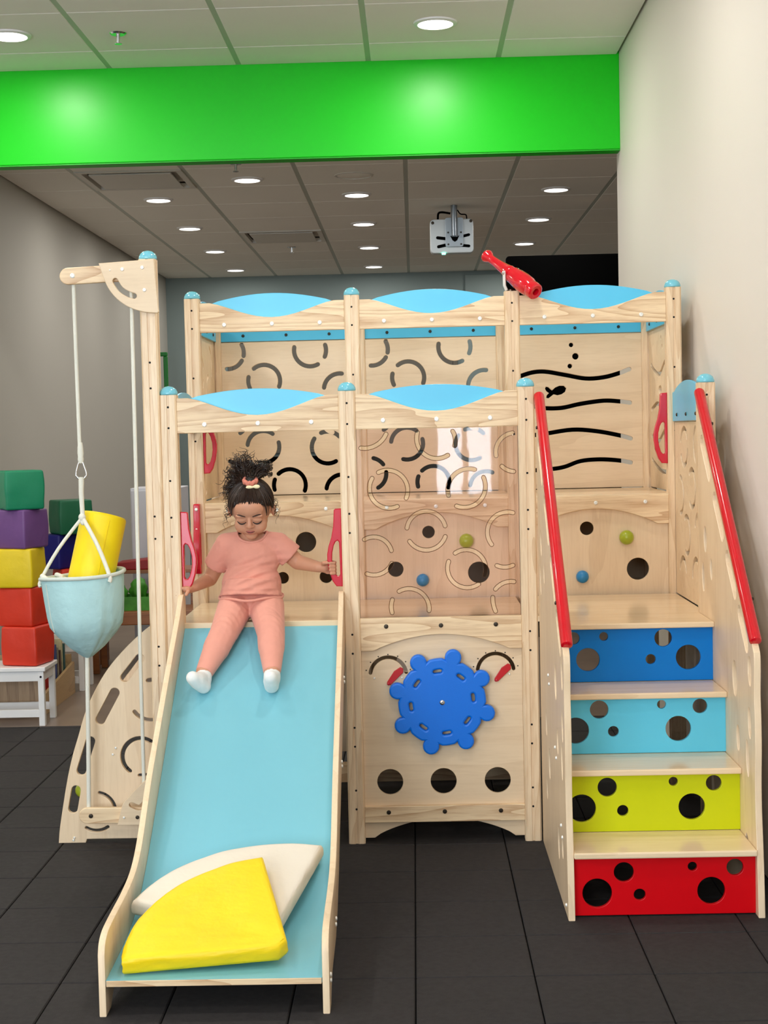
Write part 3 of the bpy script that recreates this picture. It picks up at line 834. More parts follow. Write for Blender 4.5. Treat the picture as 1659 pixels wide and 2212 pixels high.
# lower panels at the back of the ground level
for i in (0, 1):
    plate('back_panel', rect(XP[i] + h, XP[i + 1] - h, .05, DECK1 - .02), [circle(XP[i] + .16, .4, .04), circle(XP[i] + .40, .5, .05)], 'XZ', 1.115, .014, 'birch_ply_z', tower)
obj('cross_rail', box_bm(XP[0] + h, XP[1] - h, .548, .572, .06, .13, .003), 'ash_x', tower, 0)
obj('cross_rail', box_bm(XP[1] + h, XP[2] - h, .548, .572, .06, .13, .003), 'ash_x', tower, 0)
plate('side_panel', rect(h, .56 - h, .05, DECK1 - .02), [], 'YZ', XP[1] - .006, .012, 'birch_ply_z', tower)

# red grab handles
GH = [(.512, 1.057), (.516, 1.061), (.5355, 1.062), (.5355, .816), (.515, .817), (.503, .834), (.493, .866), (.488, .898), (.488, .918), (.493, .944), (.502, .971), (.509, 1.007)]
GI = [(.5265, .955), (.527, .911), (.5275, .855), (.524, .849), (.518, .850), (.512, .858), (.506, .878), (.503, .900), (.504, .923), (.509, .945), (.515, .957), (.522, .961)]
xin = XP[1] - h
def handle(mir, dx, dz, y):
    o1 = [((.5355 - u), v - .816) for u, v in GH]; i1 = [((.5355 - u), v - .816) for u, v in GI]
    f = lambda P: [(dx + mir * u, dz + v) for u, v in P]
    return plate('grab_handle', f(o1), [f(i1)], 'XZ', y, .022, 'red_plastic', tower, .003)
handle(-1, xin, .816, 0.0)
handle(1, XP[0] + h, .816, 0.0)
handle(1, XP[0] + h, 1.166, .552)
handle(-1, XP[3] - h, 1.166, .552)
o1 = [(.56 - h - (.5355 - u), v) for u, v in GH]; i1 = [(.56 - h - (.5355 - u), v) for u, v in GI]
hd = plate('grab_handle', o1, [i1], 'YZ', XP[0], .022, 'red_plastic', tower, .003)
for z in (1.043, .972): bolt((XP[0], .56 - h - .025 + (0 if z > 1 else -.004), z), hd, 'bolt_white', r=.006)

# ------------------------------------------------------------------ toy telescope on the tower post
A = Vector((1.040, .66, 1.914)); B = Vector((1.197, .46, 1.762))
ax = (B - A); Lt = ax.length
tl = thing('toy_telescope', 'red toy telescope mounted on the top of a tower post', 'telescope', (XP[2], .56, Z2))
prof = [(0, 0), (.026, 0), (.0275, .006), (.0225, .018), (.0165, .03), (.0195, .07), (.0245, .11), (.028, .128), (.030, .133), (.0305, .142), (.0275, .148), (.031, .156), (.0355, .160), (.035, .168), (.0385, .185), (.041, .215), (.0395, .245), (.034, .262), (.0355, .267), (.036, .275), (.034, .288), (.028, .292), (.015, .290), (.014, .27), (0, .27)]
sc = Lt / .292
prof = [(r * .84, z * sc) for r, z in prof]
obj('barrel', lathe_bm(prof, 32, axis_m(A, ax)), 'red_gloss', tl, 28)
mid = A + ax * .5
for s in (-1, 1):
    sd = Vector((ax.y, -ax.x, 0)).normalized() * s
    p1 = mid + sd * .031
    b = tube_bm([(XP[2] + sd.x * .022, .56 + sd.y * .022, Z2 + .004), (XP[2] + sd.x * .031, .56 + sd.y * .031, Z2 + .02), (p1.x, p1.y, p1.z + .008)], .0055, 6)
    y_ = obj('yoke_arm', b, 'bolt_white', tl, 40)
    bolt(tuple(p1 + sd * .004), y_, 'steel', tuple(sd), r=.006)
obj('swivel_base', lathe_bm([(0, .006), (.022, .006), (.025, 0), (0, 0)], 18, Matrix.Translation((XP[2], .56, Z2))), 'bolt_dark', tl, 40)

# ------------------------------------------------------------------ slide
def slide_z(y):
    pts = SL
    for (ya, za), (yb, zb) in zip(pts, pts[1:]):
        if yb <= y <= ya: return za + (zb - za) * (y - ya) / (yb - ya)
    return pts[-1][1]
SL = [(0.0, .708)] + [(-.03, .690), (-.72, .250)]
SL = SL[:2] + spline([(-.03, .690), (-.40, .453), (-.70, .262), (-.84, .177), (-.96, .122), (-1.10, .094), (-1.25, .085), (-1.385, .082)], 6)[1:]
slide = thing('slide', 'light blue slide with plywood side boards in front of the tower', 'slide', (.28, -.7, 0))
SX0, SX1 = .036, .522
def skew(x, y): return x - .0105 * y
b = bmesh.new(); T = .012
rows = []
for y, z in SL:
    rows.append([b.verts.new((skew(SX0, y), y, z)), b.verts.new((skew(SX1, y), y, z)), b.verts.new((skew(SX1, y), y, z - T)), b.verts.new((skew(SX0, y), y, z - T))])
for A_, B_ in zip(rows, rows[1:]):
    for k in range(4): b.faces.new((A_[k], A_[(k + 1) % 4], B_[(k + 1) % 4], B_[k]))
b.faces.new(rows[0]); b.faces.new(rows[-1][::-1])
bmesh.ops.recalc_face_normals(b, faces=b.faces[:])
chute = obj('chute', b, 'slide_blue', slide, 30)
obj('chute_lip', box_bm(skew(SX0, -1.385) + .001, skew(SX1, -1.385) - .001, -1.389, -1.3855, .068, .0815, .001), 'ash_x', chute, 0)
def side_board(x):
    top = [(.012, .742), (.014, .775), (.004, .797), (-.018, .803), (-.045, .796), (-.085, .765), (-.13, .735), (-.30, .633), (-.54, .485), (-.70, .385), (-.80, .310), (-.89, .245), (-.98, .208), (-1.10, .193), (-1.22, .188), (-1.30, .184), (-1.345, .178), (-1.375, .163), (-1.388, .14)]
    top = spline(top, 4)
    bot = [(-1.389, .0), (-1.335, .0), (-1.30, .028), (-1.24, .045), (-1.05, .052), (-.93, .085), (-.80, .15), (-.40, .40), (-.06, .615), (.012, .66)]
    return top + bot
for x in (SX0 - .0085, SX1 + .0085):
    me = plate_me(side_board(x), [], 'YZ', x, .016, .002)
    for v in me.vertices: v.co.x = skew(v.co.x, v.co.y)
    sbd = link_mesh('side_board', me, 'birch_ply_z', slide, 30)
    s = 1 if x > .3 else -1
    for y, z in ((-1.35, .075), (-1.35, .062), (-1.04, .10), (-1.06, .092), (-.5, .37), (-.49, .355), (-.2, .56), (-.19, .545)):
        bolt((skew(x, y) + s * .008, y, z), sbd, 'bolt_white', (s, 0, 0), r=.0055)

# ------------------------------------------------------------------ staircase
st = thing('staircase', 'plywood staircase with holed coloured risers and red handrails', 'stairs', (1.41, -.4, 0))
IX0, IX1 = 1.166, 1.646
TH = [.179, .357, .536, DECK1 + .003]
TFY = [-.788, -.610, -.432, -.262]
RY = [-.762, -.585, -.405, -.232]
RC = ['stair_red', 'stair_lime', 'stair_light_blue', 'stair_blue']
RN = ['red riser board', 'lime riser board', 'light blue riser board', 'blue riser board']
HL = [(.072, .092, .040), (.142, .146, .027), (.186, .080, .0155), (.311, .150, .0125), (.423, .144, .0225), (.364, .083, .0385)]
zb = 0.004
for k in range(4):
    yb = RY[k + 1] if k < 3 else -.028
    obj('tread', box_bm(IX0, IX1, TFY[k], yb + (.012 if k < 3 else 0), TH[k] - .017, TH[k], .004), 'birch_deck', st, 0)
    z0, z1 = zb, TH[k] - .018
    hh = z1 - z0
    if k == 0: hs = [circle(IX0 + u, z0 - .004 + v * .94, r * .98, 30) for u, v, r in [(.062, .068, .040), (.133, .127, .027), (.174, .062, .016), (.314, .140, .0125), (.426, .136, .0225), (.363, .070, .0375)]]
    elif k == 3: hs = [circle(x, z, r, 30) for x, z, r in ((1.231, .669, .019), (1.322, .673, .013), (1.499, .665, .026), (1.461, .602, .015), (1.573, .606, .037), (1.274, .604, .035))]
    else:
        src = {2: [(1.216, .426, .038), (1.284, .486, .0265), (1.324, .422, .0155), (1.463, .498, .0125), (1.573, .491, .021), (1.510, .427, .0365)],
               1: [(1.210, .246, .039), (1.281, .304, .0265), (1.323, .238, .0155), (1.463, .317, .0125), (1.574, .311, .0215), (1.513, .246, .0365)]}[k]
        hs = [circle(x, z, r, 30) for x, z, r in src]
    rr = plate('riser', rect(IX0, IX1, z0, z1), hs, 'XZ', RY[k] + .006, .012, RC[k], st)
    rr['label'] = RN[k]
    zb = TH[k] + .001
fr = [(-.792, .0), (-.786, .10), (-.776, .20), (-.766, .28), (-.764, .36), (-.770, .44), (-.768, .52), (-.762, .59), (-.766, .65), (-.764, .69), (-.752, .708), (-.71, .746), (-.62, .830), (-.44, .996), (-.25, 1.172), (-.10, 1.312), (-.028, 1.378)]
outl = [(-.028, 0.0)] + [(-.76, 0.0)] + spline(fr, 3)
sslots = [band([(-.095, 1.245), (-.200, 1.148)], .042), band([(-.275, 1.079), (-.380, .982)], .042), band([(-.445, .921), (-.540, .833)], .042), band([(-.595, .783), (-.680, .704)], .040)]
ov = [(-.133, .95, .022, .04), (-.098, .833, .020, .045), (-.219, .866, .016, .032), (-.529, .591, .028, .050), (-.712, .64, .020, .040), (-.706, .50, .017, .042), (-.565, .431, .020, .036), (-.680, .40, .018, .05),
      (-.217, .415, .022, .04), (-.303, .308, .024, .045), (-.21, .216, .018, .036), (-.555, .143, .024, .045), (-.661, .16, .02, .03)]
sslots += [ellipse(y, z, a, b_, -8) for y, z, a, b_ in ov]
for x, s in ((IX0 - .009, -1), (IX1 + .009, 1)):
    sp2 = plate('stair_side', outl, sslots, 'YZ', x, .018, 'birch_ply_z', st, .002)
    for y, z in ((-.32, .575), (-.345, .553), (-.5, .40), (-.53, .376), (-.64, .215), (-.67, .19), (-.75, .03)):
        bolt((x + s * .009, y, z), sp2, 'bolt_white', (s, 0, 0), r=.005)
for x in (IX0 - .006, IX1 + .010):
    a, b_ = Vector((x, -.012, 1.402)), Vector((x, -.745, .722))
    d = (b_ - a).normalized(); L = (b_ - a).length
    hr = obj('handrail', lathe_bm([(0, 0), (.011, 0), (.0155, .003), (.0165, .008), (.0165, L - .008), (.0155, L - .003), (.011, L), (0, L)], 18, axis_m(a, d)), 'red_rail', st, 40)
    for t in (.15, .85): bolt(tuple(a + d * L * t + Vector((.0165 if x > 1.4 else -.0165, 0, 0))), hr, 'bolt_dark', (1 if x > 1.4 else -1, 0, 0), r=.005)

# ------------------------------------------------------------------ climbing board left of the tower
cb = thing('climbing_board', 'curved plywood climbing board with long grip slots left of the slide', 'climbing board', (-.22, .05, 0))
o_ = [(-.403, .0), (-.398, .046), (-.385, .12), (-.367, .211), (-.348, .285), (-.328, .346), (-.304, .42), (-.270, .492), (-.225, .563), (-.17, .625), (-.115, .675), (-.075, .705)]
outl = [(-.315, 0.0), (-.311, .012), (-.022, .012), (-.022, .72)] + spline(o_, 4)[::-1]
hs = [band([(-.172, .533), (-.122, .594)], .029, 9), band([(-.255, .398), (-.206, .485)], .031, 9), band([(-.322, .235), (-.289, .330)], .030, 9), band([(-.353, .112), (-.341, .172)], .030, 9),
      band(arc(-.129, .277, .059, 55, 232), .0135), band([(-.135, .2165), (-.11, .2175)], .010), band(arc(-.09, .46, .066, 215, 285), .0125), band([(-.098, .522), (-.085, .524)], .013),
      band(arc(-.278, .101, .062, 78, 5), .011), band(arc(-.278, .101, .062, 238, 305), .011)]
cbb = plate('board', outl, hs, 'XZ', .05, .016, 'birch_ply_z', cb, .002)
for x, z in ((-.208, .307), (-.218, .286), (-.351, .018), (-.354, .005)): bolt((x, .042, max(z, .01)), cbb, 'bolt_white', r=.004, name='screw')
# slanted rung board behind the slots
b = box_bm(-.3, -.05, .058, .40, -.008, .008, .003)
plate('back_rib', [(-.20, .50), (-.12, .60), (-.10, .60), (-.10, .585), (-.185, .49)], [], 'XZ', .09, .05, 'ash_z', cb, .002)
b.free()
tb = bmesh.new(); bmesh.ops.create_uvsphere(tb, u_segments=24, v_segments=16, radius=.024)
xform(tb, Matrix.Translation((-.329, .083, .162)))
bl_ = obj('captive_ball', tb, 'ball_green', cb, 60); bl_['label'] = 'yellow-green ball'
obj('pin', lathe_bm([(0, 0), (.005, 0), (.005, .012), (0, .012)], 10, axis_m((-.305, .068, .164), FWD)), 'bolt_dark', bl_, 40)

# ------------------------------------------------------------------ rope hoist
ho = thing('rope_hoist', 'tall wooden hoist post with two crane arms and white pulley ropes', 'rope hoist', (-.047, -.004, 0))
TPX, TPY = -.0475, -.004
post(TPX, TPY, 1.850, [1.53, 1.45, 1.05, .98, .64, .58], ho, name='mast')
HY = TPY - PW / 2 - .010
up = [(-.193, 1.838), (-.022, 1.847), (-.012, 1.685)] + spline([(-.016, 1.681), (-.06, 1.686), (-.105, 1.702), (-.140, 1.728), (-.163, 1.757), (-.178, 1.79), (-.193, 1.838)], 4)[:-1]
sl_ = band(spline([(-.143, 1.783), (-.128, 1.758), (-.105, 1.742), (-.086, 1.735)], 4), .017)
ub = plate('crane_bracket', up[::-1], [sl_], 'XZ', HY, .018, 'birch_ply_x', ho, .002)
for x, z in ((-.12, 1.818), (-.058, 1.822), (-.053, 1.753), (-.158, 1.816)): bolt((x, HY - .009, z), ub, 'bolt_white', r=.006 if x > -.15 else .0025)
ua = plate('crane_arm', band([(-.294, 1.803), (-.06, 1.812)], .052, 10), [], 'XZ', HY + .017, .016, 'ash_x', ho, .003)
bolt((-.279, HY + .009, 1.804), ua, 'bolt_white', r=.008)
lo_ = [(-.192, .079), (-.022, .079), (-.022, .262)] + spline([(-.03, .26), (-.075, .238), (-.12, .203), (-.155, .168), (-.176, .14), (-.192, .079)], 4)[:-1]
sl2 = band(spline([(-.145, .143), (-.122, .134), (-.105, .146), (-.075, .18)], 4), .017)
lb = plate('crane_bracket', lo_, [sl2], 'XZ', HY, .018, 'birch_ply_x', ho, .002)
for x in (-.17, -.128, -.06): bolt((x, HY - .009, .104), lb, 'bolt_white' if x < -.15 else 'bolt_dark', r=.004 if x < -.15 else .006)
la = plate('crane_arm', band([(-.292, .106), (-.06, .106)], .051, 10), [], 'XZ', HY + .017, .016, 'ash_x', ho, .003)
bolt((-.279, HY + .009, .106), la, 'bolt_dark', r=.007)
RY_ = HY + .028
tube('rope', [(-.281, RY_, 1.806), (-.2805, RY_, 1.55), (-.279, RY_, 1.275)], .006, 'rope_white', ho)
tube('rope', [(-.098, RY_ - .014, 1.806), (-.102, RY_ - .014, 1.2), (-.107, RY_ - .014, .6), (-.108, RY_ - .014, .20)], .006, 'rope_white', ho)
kb = lathe_bm([(0, 0), (.007, .0), (.010, .012), (.0085, .02), (.010, .03), (.009, .05), (.007, .065), (0, .065)], 12, Matrix.Translation((-.277, RY_, 1.222)))
obj('rope_knot', kb, 'rope_white', ho, 50)
cpts = [(0, .030), (.006, .026), (.010, .012), (.016, -.006), (.017, -.016), (.010, -.025), (0, -.028), (-.010, -.025), (-.017, -.016), (-.015, -.002), (-.010, .014), (-.006, .026)]
tube('carabiner', [(-.277 + u, RY_, 1.200 + v) for u, v in cpts], .003, 'steel', ho, 8, True)
tube('rope', [(-.277, RY_, 1.178), (-.279, RY_, 1.13), (-.277, RY_, 1.05)], [.009, .008, .007], 'rope_white', ho)
tube('rope', [(-.278, RY_, .612), (-.283, RY_, .35), (-.289, RY_, .12)], .007, 'rope_white', ho)

# canvas bucket hanging from the hoist
BCX, BCY, BCZ, BR = -.284, RY_, .868, .129
bk = thing('canvas_bucket', 'light aqua canvas bucket hanging from the hoist rope', 'bucket', (BCX, BCY, .608))
prof = [(1.0, .868), (.985, .84), (.955, .79), (.92, .745), (.87, .712), (.72, .685), (.42, .643), (.12, .612), (.03, .607)]
n = 64; b = bmesh.new(); rings = []
for r_, z in prof:
    ring = []
    for k in range(n):
        a = 2 * math.pi * k / n
        t = (.868 - z) / .26
        fold = 1 + .045 * t * math.sin(a * 7 + 1.0) * (1 - .4 * t) + .03 * t * math.sin(a * 3 + .4) - .10 * t * math.exp(-((a - 5.55) / .09) ** 2) + .03 * t * math.exp(-((a - 5.25) / .16) ** 2)
        rr_ = BR * r_ * fold
        ring.append(b.verts.new((BCX + rr_ * math.cos(a) + .008 * t, BCY + rr_ * math.sin(a), z + (.010 * math.cos(a) + .004 * math.sin(2 * a)) * (1 - t))))
    rings.append(ring)
for A_, B_ in zip(rings, rings[1:]):
    for k in range(n): b.faces.new((A_[(k + 1) % n], A_[k], B_[k], B_[(k + 1) % n]))
inner = [b.verts.new(v.co + Vector(((BCX - v.co.x) * .03, (BCY - v.co.y) * .03, 0))) for v in rings[0]]
low = [b.verts.new(Vector((BCX + (v.co.x - BCX) * .85, BCY + (v.co.y - BCY) * .85, .76))) for v in rings[0]]
bot = b.verts.new((BCX, BCY, .74))
for k in range(n):
    b.faces.new((rings[0][k], rings[0][(k + 1) % n], inner[(k + 1) % n], inner[k]))
    b.faces.new((inner[k], inner[(k + 1) % n], low[(k + 1) % n], low[k]))
    b.faces.new((low[k], low[(k + 1) % n], bot))
bmesh.ops.recalc_face_normals(b, faces=b.faces[:])
obj('pouch', b, 'canvas_aqua', bk, 60)
tube('rim', [(BCX + (BR + .001) * math.cos(2 * math.pi * k / 40), BCY + (BR + .001) * math.sin(2 * math.pi * k / 40), .870 + .010 * math.cos(2 * math.pi * k / 40) + .004 * math.sin(4 * math.pi * k / 40)) for k in range(40)], .0065, 'canvas_trim', bk, 8, True)
tube('seam', [(BCX - .094, BCY - .088, .85), (BCX - .089, BCY - .083, .79), (BCX - .084, BCY - .078, .735), (BCX - .077, BCY - .072, .70)], .0018, 'canvas_trim', bk, 5)
tip = (-.277, RY_ - .004, 1.052)
for a, rr_ in ((R(200), .0055), (R(322), .0065), (R(80), .0055)):
    e = (BCX + BR * math.cos(a), BCY + BR * math.sin(a), .868 + .008 * math.cos(a))
    q = Vector(tip).lerp(Vector(e), .5) + Vector((math.cos(a), math.sin(a), 0)) * .022
    if a > 5 or a > 3: pts = [tip, tuple(Vector(tip).lerp(Vector(e), .5) + Vector((0, -.0, .0)) + Vector((math.cos(a), math.sin(a), 0)) * .01), e, (e[0], e[1] - .006, e[2] - .02)]
    else: pts = [tip, (BCX + .02, BCY + .10, .98), e, (e[0], e[1] + .004, e[2] - .02)]
    tube('strap', spline(pts, 4), rr_, 'rope_white', bk)
b = bmesh.new(); bmesh.ops.create_uvsphere(b, u_segments=14, v_segments=10, radius=.0115)
xform(b, Matrix.Translation((-.278, RY_ - .004, 1.052)) @ Matrix.Diagonal((1, 1, 1.15, 1)))
obj('strap_knot', b, 'rope_white', bk, 60)
b = bmesh.new(); bmesh.ops.create_uvsphere(b, u_segments=14, v_segments=10, radius=.009)
xform(b, Matrix.Translation((-.275, RY_ - .006, 1.036)))
obj('strap_knot', b, 'rope_white', bk, 60)
# rope end lying inside the bucket
tag(tube('rope_coil', spline([(-.40, BCY - .05, .875), (-.37, BCY - .07, .858), (-.355, BCY - .06, .85), (-.345, BCY - .02, .865), (-.365, BCY + .0, .872), (-.355, BCY + .03, .86), (-.33, BCY + .02, .84), (-.31, BCY, .78), (-.29, BCY, .752)], 6), .008, 'rope_white'), 'loose end of white cord lying inside the aqua bucket', 'rope')
# yellow foam roller standing in the bucket
ya, yb_ = Vector((-.285, BCY + .028, .768)), Vector((-.2275, BCY + .088, 1.052))
d = yb_ - ya; L = d.length; r_ = .072
fr_ = obj('foam_roller', lathe_bm([(0, 0), (r_ * .9, 0), (r_, .008), (r_, L - .010), (r_ * .985, L - .004), (r_ * .93, L), (0, L + .002)], 40, axis_m(ya, d)), 'foam_yellow', None, 40)
tag(fr_, 'yellow foam cylinder standing tilted in the aqua bucket', 'foam block')
zx = d.normalized(); sd = (Vector((.45, -.89, 0)) - zx * zx.dot(Vector((.45, -.89, 0)))).normalized()
tube('zip_seam', [tuple(ya + zx * (L * k) + sd * (r_ + .0002)) for k in (.02, .5, .93)], .0018, 'foam_yellow_mat', fr_, 6)

# ------------------------------------------------------------------ cushions on the slide
def wedge(name, center, r, ang0, ang1, th, mat, tilt_n, base, label, ux):
    """quarter-disc cushion lying on a plane given by base point, normal and in-plane x axis"""
    nv = Vector(tilt_n).normalized(); uxv = (Vector(ux) - nv * nv.dot(Vector(ux))).normalized(); uy = nv.cross(uxv)
    outl = [(0, 0)] + arc(0, 0, r, ang0, ang1, 28)
    c = .022
    # round the three corners slightly
    pts = [(c * .8 * math.cos(R(ang0)), c * .8 * math.sin(R(ang0)))] + arc(0, 0, r, ang0 + 2, ang1 - 2, 30) + [(c * .8 * math.cos(R(ang1)), c * .8 * math.sin(R(ang1)))]
    me = plate_me(pts, [], 'XY', th / 2, th, .012, True)
    b = bmesh.new(); b.from_mesh(me); bpy.data.meshes.remove(me)
    bmesh.ops.triangulate(b, faces=[f for f in b.faces if len(f.verts) > 4])
    bmesh.ops.subdivide_edges(b, edges=[e for e in b.edges if e.calc_length() > .05], cuts=2, use_grid_fill=True)
    bmesh.ops.triangulate(b, faces=b.faces[:])
    bmesh.ops.subdivide_edges(b, edges=[e for e in b.edges if e.calc_length() > .03], cuts=1)
    bmesh.ops.triangulate(b, faces=b.faces[:])
    bmesh.ops.subdivide_edges(b, edges=[e for e in b.edges if e.calc_length() > .014], cuts=1)
    for v in b.verts:
        x, y, z = v.co
        t = noise.noise(Vector((x * 14, y * 14, z * 14)))
        rr_ = math.hypot(x, y) + 1e-6
        if z > th * .82:                      # top: shallow drag lines
            v.co.z += .0022 * t + .0016 * noise.noise(Vector((x * 9 + y * 4, y * 40 - x * 8, 2.0)))
        elif z > th * .12:                    # sides: slanting puckers between the seams
            w_ = noise.noise(Vector((x * 42 + z * 34, y * 42 - z * 34, z * 8)))
            k_ = math.sin(math.pi * (z / th - .12) / .70)
            v.co.x += .0075 * w_ * k_ * (x / rr_) * (1 if rr_ > .3 else .2) + .006 * w_ * k_ * (.6 if rr_ < .33 else 0)
            v.co.y += .0075 * w_ * k_ * (y / rr_) * (1 if rr_ > .3 else .2) + (-.006 * w_ * k_ if rr_ < .33 else 0)
    m4 = Matrix(((uxv.x, uy.x, nv.x, base[0]), (uxv.y, uy.y, nv.y, base[1]), (uxv.z, uy.z, nv.z, base[2]), (0, 0, 0, 1)))
    xform(b, m4)
    o = tag(obj(name, b, mat, None, 60), label, 'cushion', 'quarter-round foam cushions on the slide')
    ed = [(r * math.cos(R(a)), r * math.sin(R(a))) for a in (ang0 + 3, ang1 - 3)]
    for (ex, ey) in ed:
        P = [m4 @ Vector((ex * t, ey * t, th + .0005)) for t in (.08, .35, .65, .97)]
    tube('piping', [tuple(m4 @ Vector((x, y, th - .004))) for x, y in [(px * 1.001, py * 1.001) for px, py in pts]], .0028, mat, o, 6, True)
    return o
CUSH = True

# ------------------------------------------------------------------ stools with foam cubes, far left
def stool(x1, y0, label):
    x0 = x1 - .36; zt = .27; t = thing('stool', label, 'stool', (x1 - .18, y0 + .11, 0), 'white wooden stools')
    obj('seat', box_bm(x0 - .01, x1 + .01, y0 - .008, y0 + .228, zt - .02, zt, .004), 'white_paint', t, 0)
    for lx in (x0, x1 - .027):
        for ly in (y0, y0 + .193): obj('leg', box_bm(lx, lx + .027, ly, ly + .027, 0, zt - .02, .002), 'white_paint', t, 0)
    for ly in (y0 + .004, y0 + .197):
        a = obj('apron', box_bm(x0 + .027, x1 - .027, ly, ly + .018, zt - .065, zt - .02, .001), 'white_paint', t, 0)
        obj('stretcher', box_bm(x0 + .027, x1 - .027, ly, ly + .018, .04, .075, .001), 'white_paint', t, 0)
    for lx in (x0 + .004, x1 - .022):
        obj('apron', box_bm(lx, lx + .018, y0 + .027, y0 + .193, zt - .065, zt - .02, .001), 'white_paint', t, 0)
    bolt((x1 - .013, y0, zt - .045), t, 'hole_black', r=.005, name='plug')
    return t
stool(-.934, 1.992, 'white wooden stool carrying the tall stack of foam cubes')
stool(-.957, 2.90, 'white wooden stool farther back behind the hanging bucket')
CS = .178
def cube(nx, ny, yaw, z, mat, label, s=CS):
    """foam cube given by its nearest upright edge and the angle of the face to its right"""
    e1 = Vector((math.cos(R(yaw)), math.sin(R(yaw)), 0)); e2 = Vector((-math.sin(R(yaw)), math.cos(R(yaw)), 0))
    c = Vector((nx, ny, z)) + (e1 + e2) * (s / 2)
    b = box_bm(-s / 2, s / 2, -s / 2, s / 2, 0, s, .010, seg=3)
    bmesh.ops.subdivide_edges(b, edges=[e for e in b.edges if e.calc_length() > .1], cuts=4, use_grid_fill=True)
    for v in b.verts:
        q = 1 - .02 * math.cos(v.co.z / s * math.pi * 2)
        nn = noise.noise(v.co * 12 + Vector((nx * 9, yaw, z * 5))) * .004
        v.co.x = v.co.x * q + nn; v.co.y = v.co.y * q + nn
    xform(b, Matrix.Translation(c) @ Matrix.Rotation(R(yaw), 4, 'Z'))
    return tag(obj('foam_cube', b, mat, None, 50), label, 'foam cube', 'soft foam cubes stacked on the stools')
cube(-.965, 1.999, 76, .272, 'cube_red', 'red foam cube at the bottom of the left stack on the stool')
cube(-.982, 2.010, 74, .272 + CS, 'cube_red', 'red foam cube second from the bottom, under the yellow cube')
cube(-.975, 2.008, 83, .272 + 2 * CS, 'cube_yellow', 'yellow foam cube in the middle of the left stack')
cube(-1.000, 2.000, 66, .272 + 3 * CS, 'cube_purple', 'purple foam cube under the top green cube')
cube(-1.075, 1.985, 28, .272 + 4 * CS, 'cube_green', 'bright green foam cube on top of the left stack')
for k, (m, l) in enumerate((('cube_yellow', 'yellow foam cube at the bottom of the stack behind the bucket'), ('cube_red', 'red foam cube under the dark blue cube behind the bucket'), ('cube_blue', 'dark blue foam cube under the dark green cube behind the bucket'), ('cube_dark_green', 'dark green foam cube on top of the stack behind the bucket'))):
    cube(-1.06 - .01 * (k == 2), 2.93, (20, 30, 60, 33)[k], .272 + k * CS, m, l)

# book bin with books
bn = thing('book_bin', 'low plywood book bin on the floor behind the white stool', 'book bin', (-1.2, 2.56, 0))
plate('side_board', [(2.27, .0), (2.87, .0), (2.87, .16), (2.27, .10)], [], 'YZ', -1.005, .014, 'bin_ply', bn, .001)
plate('side_board', [(2.27, .0), (2.87, .0), (2.87, .16), (2.27, .10)], [], 'YZ', -1.385, .014, 'bin_ply', bn, .001)
obj('front_board', box_bm(-1.378, -1.012, 2.255, 2.269, 0, .20, .001), 'crate_wood', bn, 0)
obj('back_board', box_bm(-1.378, -1.012, 2.858, 2.872, 0, .2, .001), 'bin_ply', bn, 0)
obj('base', box_bm(-1.378, -1.012, 2.27, 2.857, .005, .017, .001), 'bin_ply', bn, 0)
yy = 2.44
for k in range(8):
    tck = (.018, .026, .014, .03, .02, .024, .016, .028)[k]; hgt = (.24, .26, .22, .27, .25, .23, .28, .25)[k]
    bb = thing('book', ['red', 'ochre', 'green', 'navy', 'beige', 'brown', 'cream', 'teal'][k] + ' picture book standing in the plywood bin', 'book', (-1.12, yy, .018), 'picture books in the bin')
    obj('cover', (lambda b: (box_bm(-1.22, -1.022, yy, yy + .002, .018, .018 + hgt, 0, b), box_bm(-1.22, -1.022, yy + tck - .002, yy + tck, .018, .018 + hgt, 0, b), box_bm(-1.022, -1.02, yy, yy + tck, .018, .018 + hgt, 0, b))[-1])(bmesh.new()), 'book_%d' % k, bb, 0)
    obj('pages', box_bm(-1.215, -1.023, yy + .003, yy + tck - .003, .021, .018 + hgt - .004), 'cabinet_white', bb, 0)
    yy += tck + .022

# clutter at the end of the back room, left
bc = thing('low_bench', 'low brown wooden bench in the shadow behind the hoist ropes', 'bench', (-.78, 3.55, 0))
obj('top', box_bm(-1.05, -.45, 3.42, 3.72, .27, .345, .006), 'bench_wood', bc, 0)
for x in (-1.03, -.5):
    for y in (3.44, 3.66): obj('leg', box_bm(x, x + .035, y, y + .035, 0, .27, .003), 'bench_wood', bc, 0)
gb = thing('toy_bin', 'open bin of green toys on the brown bench', 'toy bin', (-.8, 3.56, .345))
f = bmesh.new()
for a in ((-.96, -.60, 3.47, 3.48), (-.96, -.60, 3.64, 3.65), (-.96, -.95, 3.48, 3.64), (-.61, -.60, 3.48, 3.64), (-.95, -.61, 3.48, 3.64)):
    box_bm(*a, .345, .352 if a[0] == -.95 and a[1] == -.61 else .42, 0, f)
obj('tub', f, 'toy_green', gb, 0)
random.seed(3)
for k in range(3):
    b = bmesh.new(); bmesh.ops.create_icosphere(b, subdivisions=3, radius=.05)
    for v in b.verts: v.co *= 1 + .35 * noise.noise(v.co * 40 + Vector((k * 3, 0, 0)))
    xform(b, Matrix.Translation((-.90 + .11 * k, 3.56, .425 + .03 * (k % 2))) @ Matrix.Diagonal((1, 1, 1.25, 1)))
    tag(obj('plush_toy', b, 'toy_green', None, 60), ['left', 'middle, highest', 'right'][k] + ' green soft toy in the green bin', 'toy', 'green toys in the bin')
tr = thing('red_tray', 'red tray on the shelf beside the hoist post', 'tray', (-.8, 3.85, .55))
plate('tray', [(-.95, .545), (-.60, .545), (-.60, .62), (-.95, .585)], [], 'XZ', 3.86, .2, 'tray_red', tr, .006)
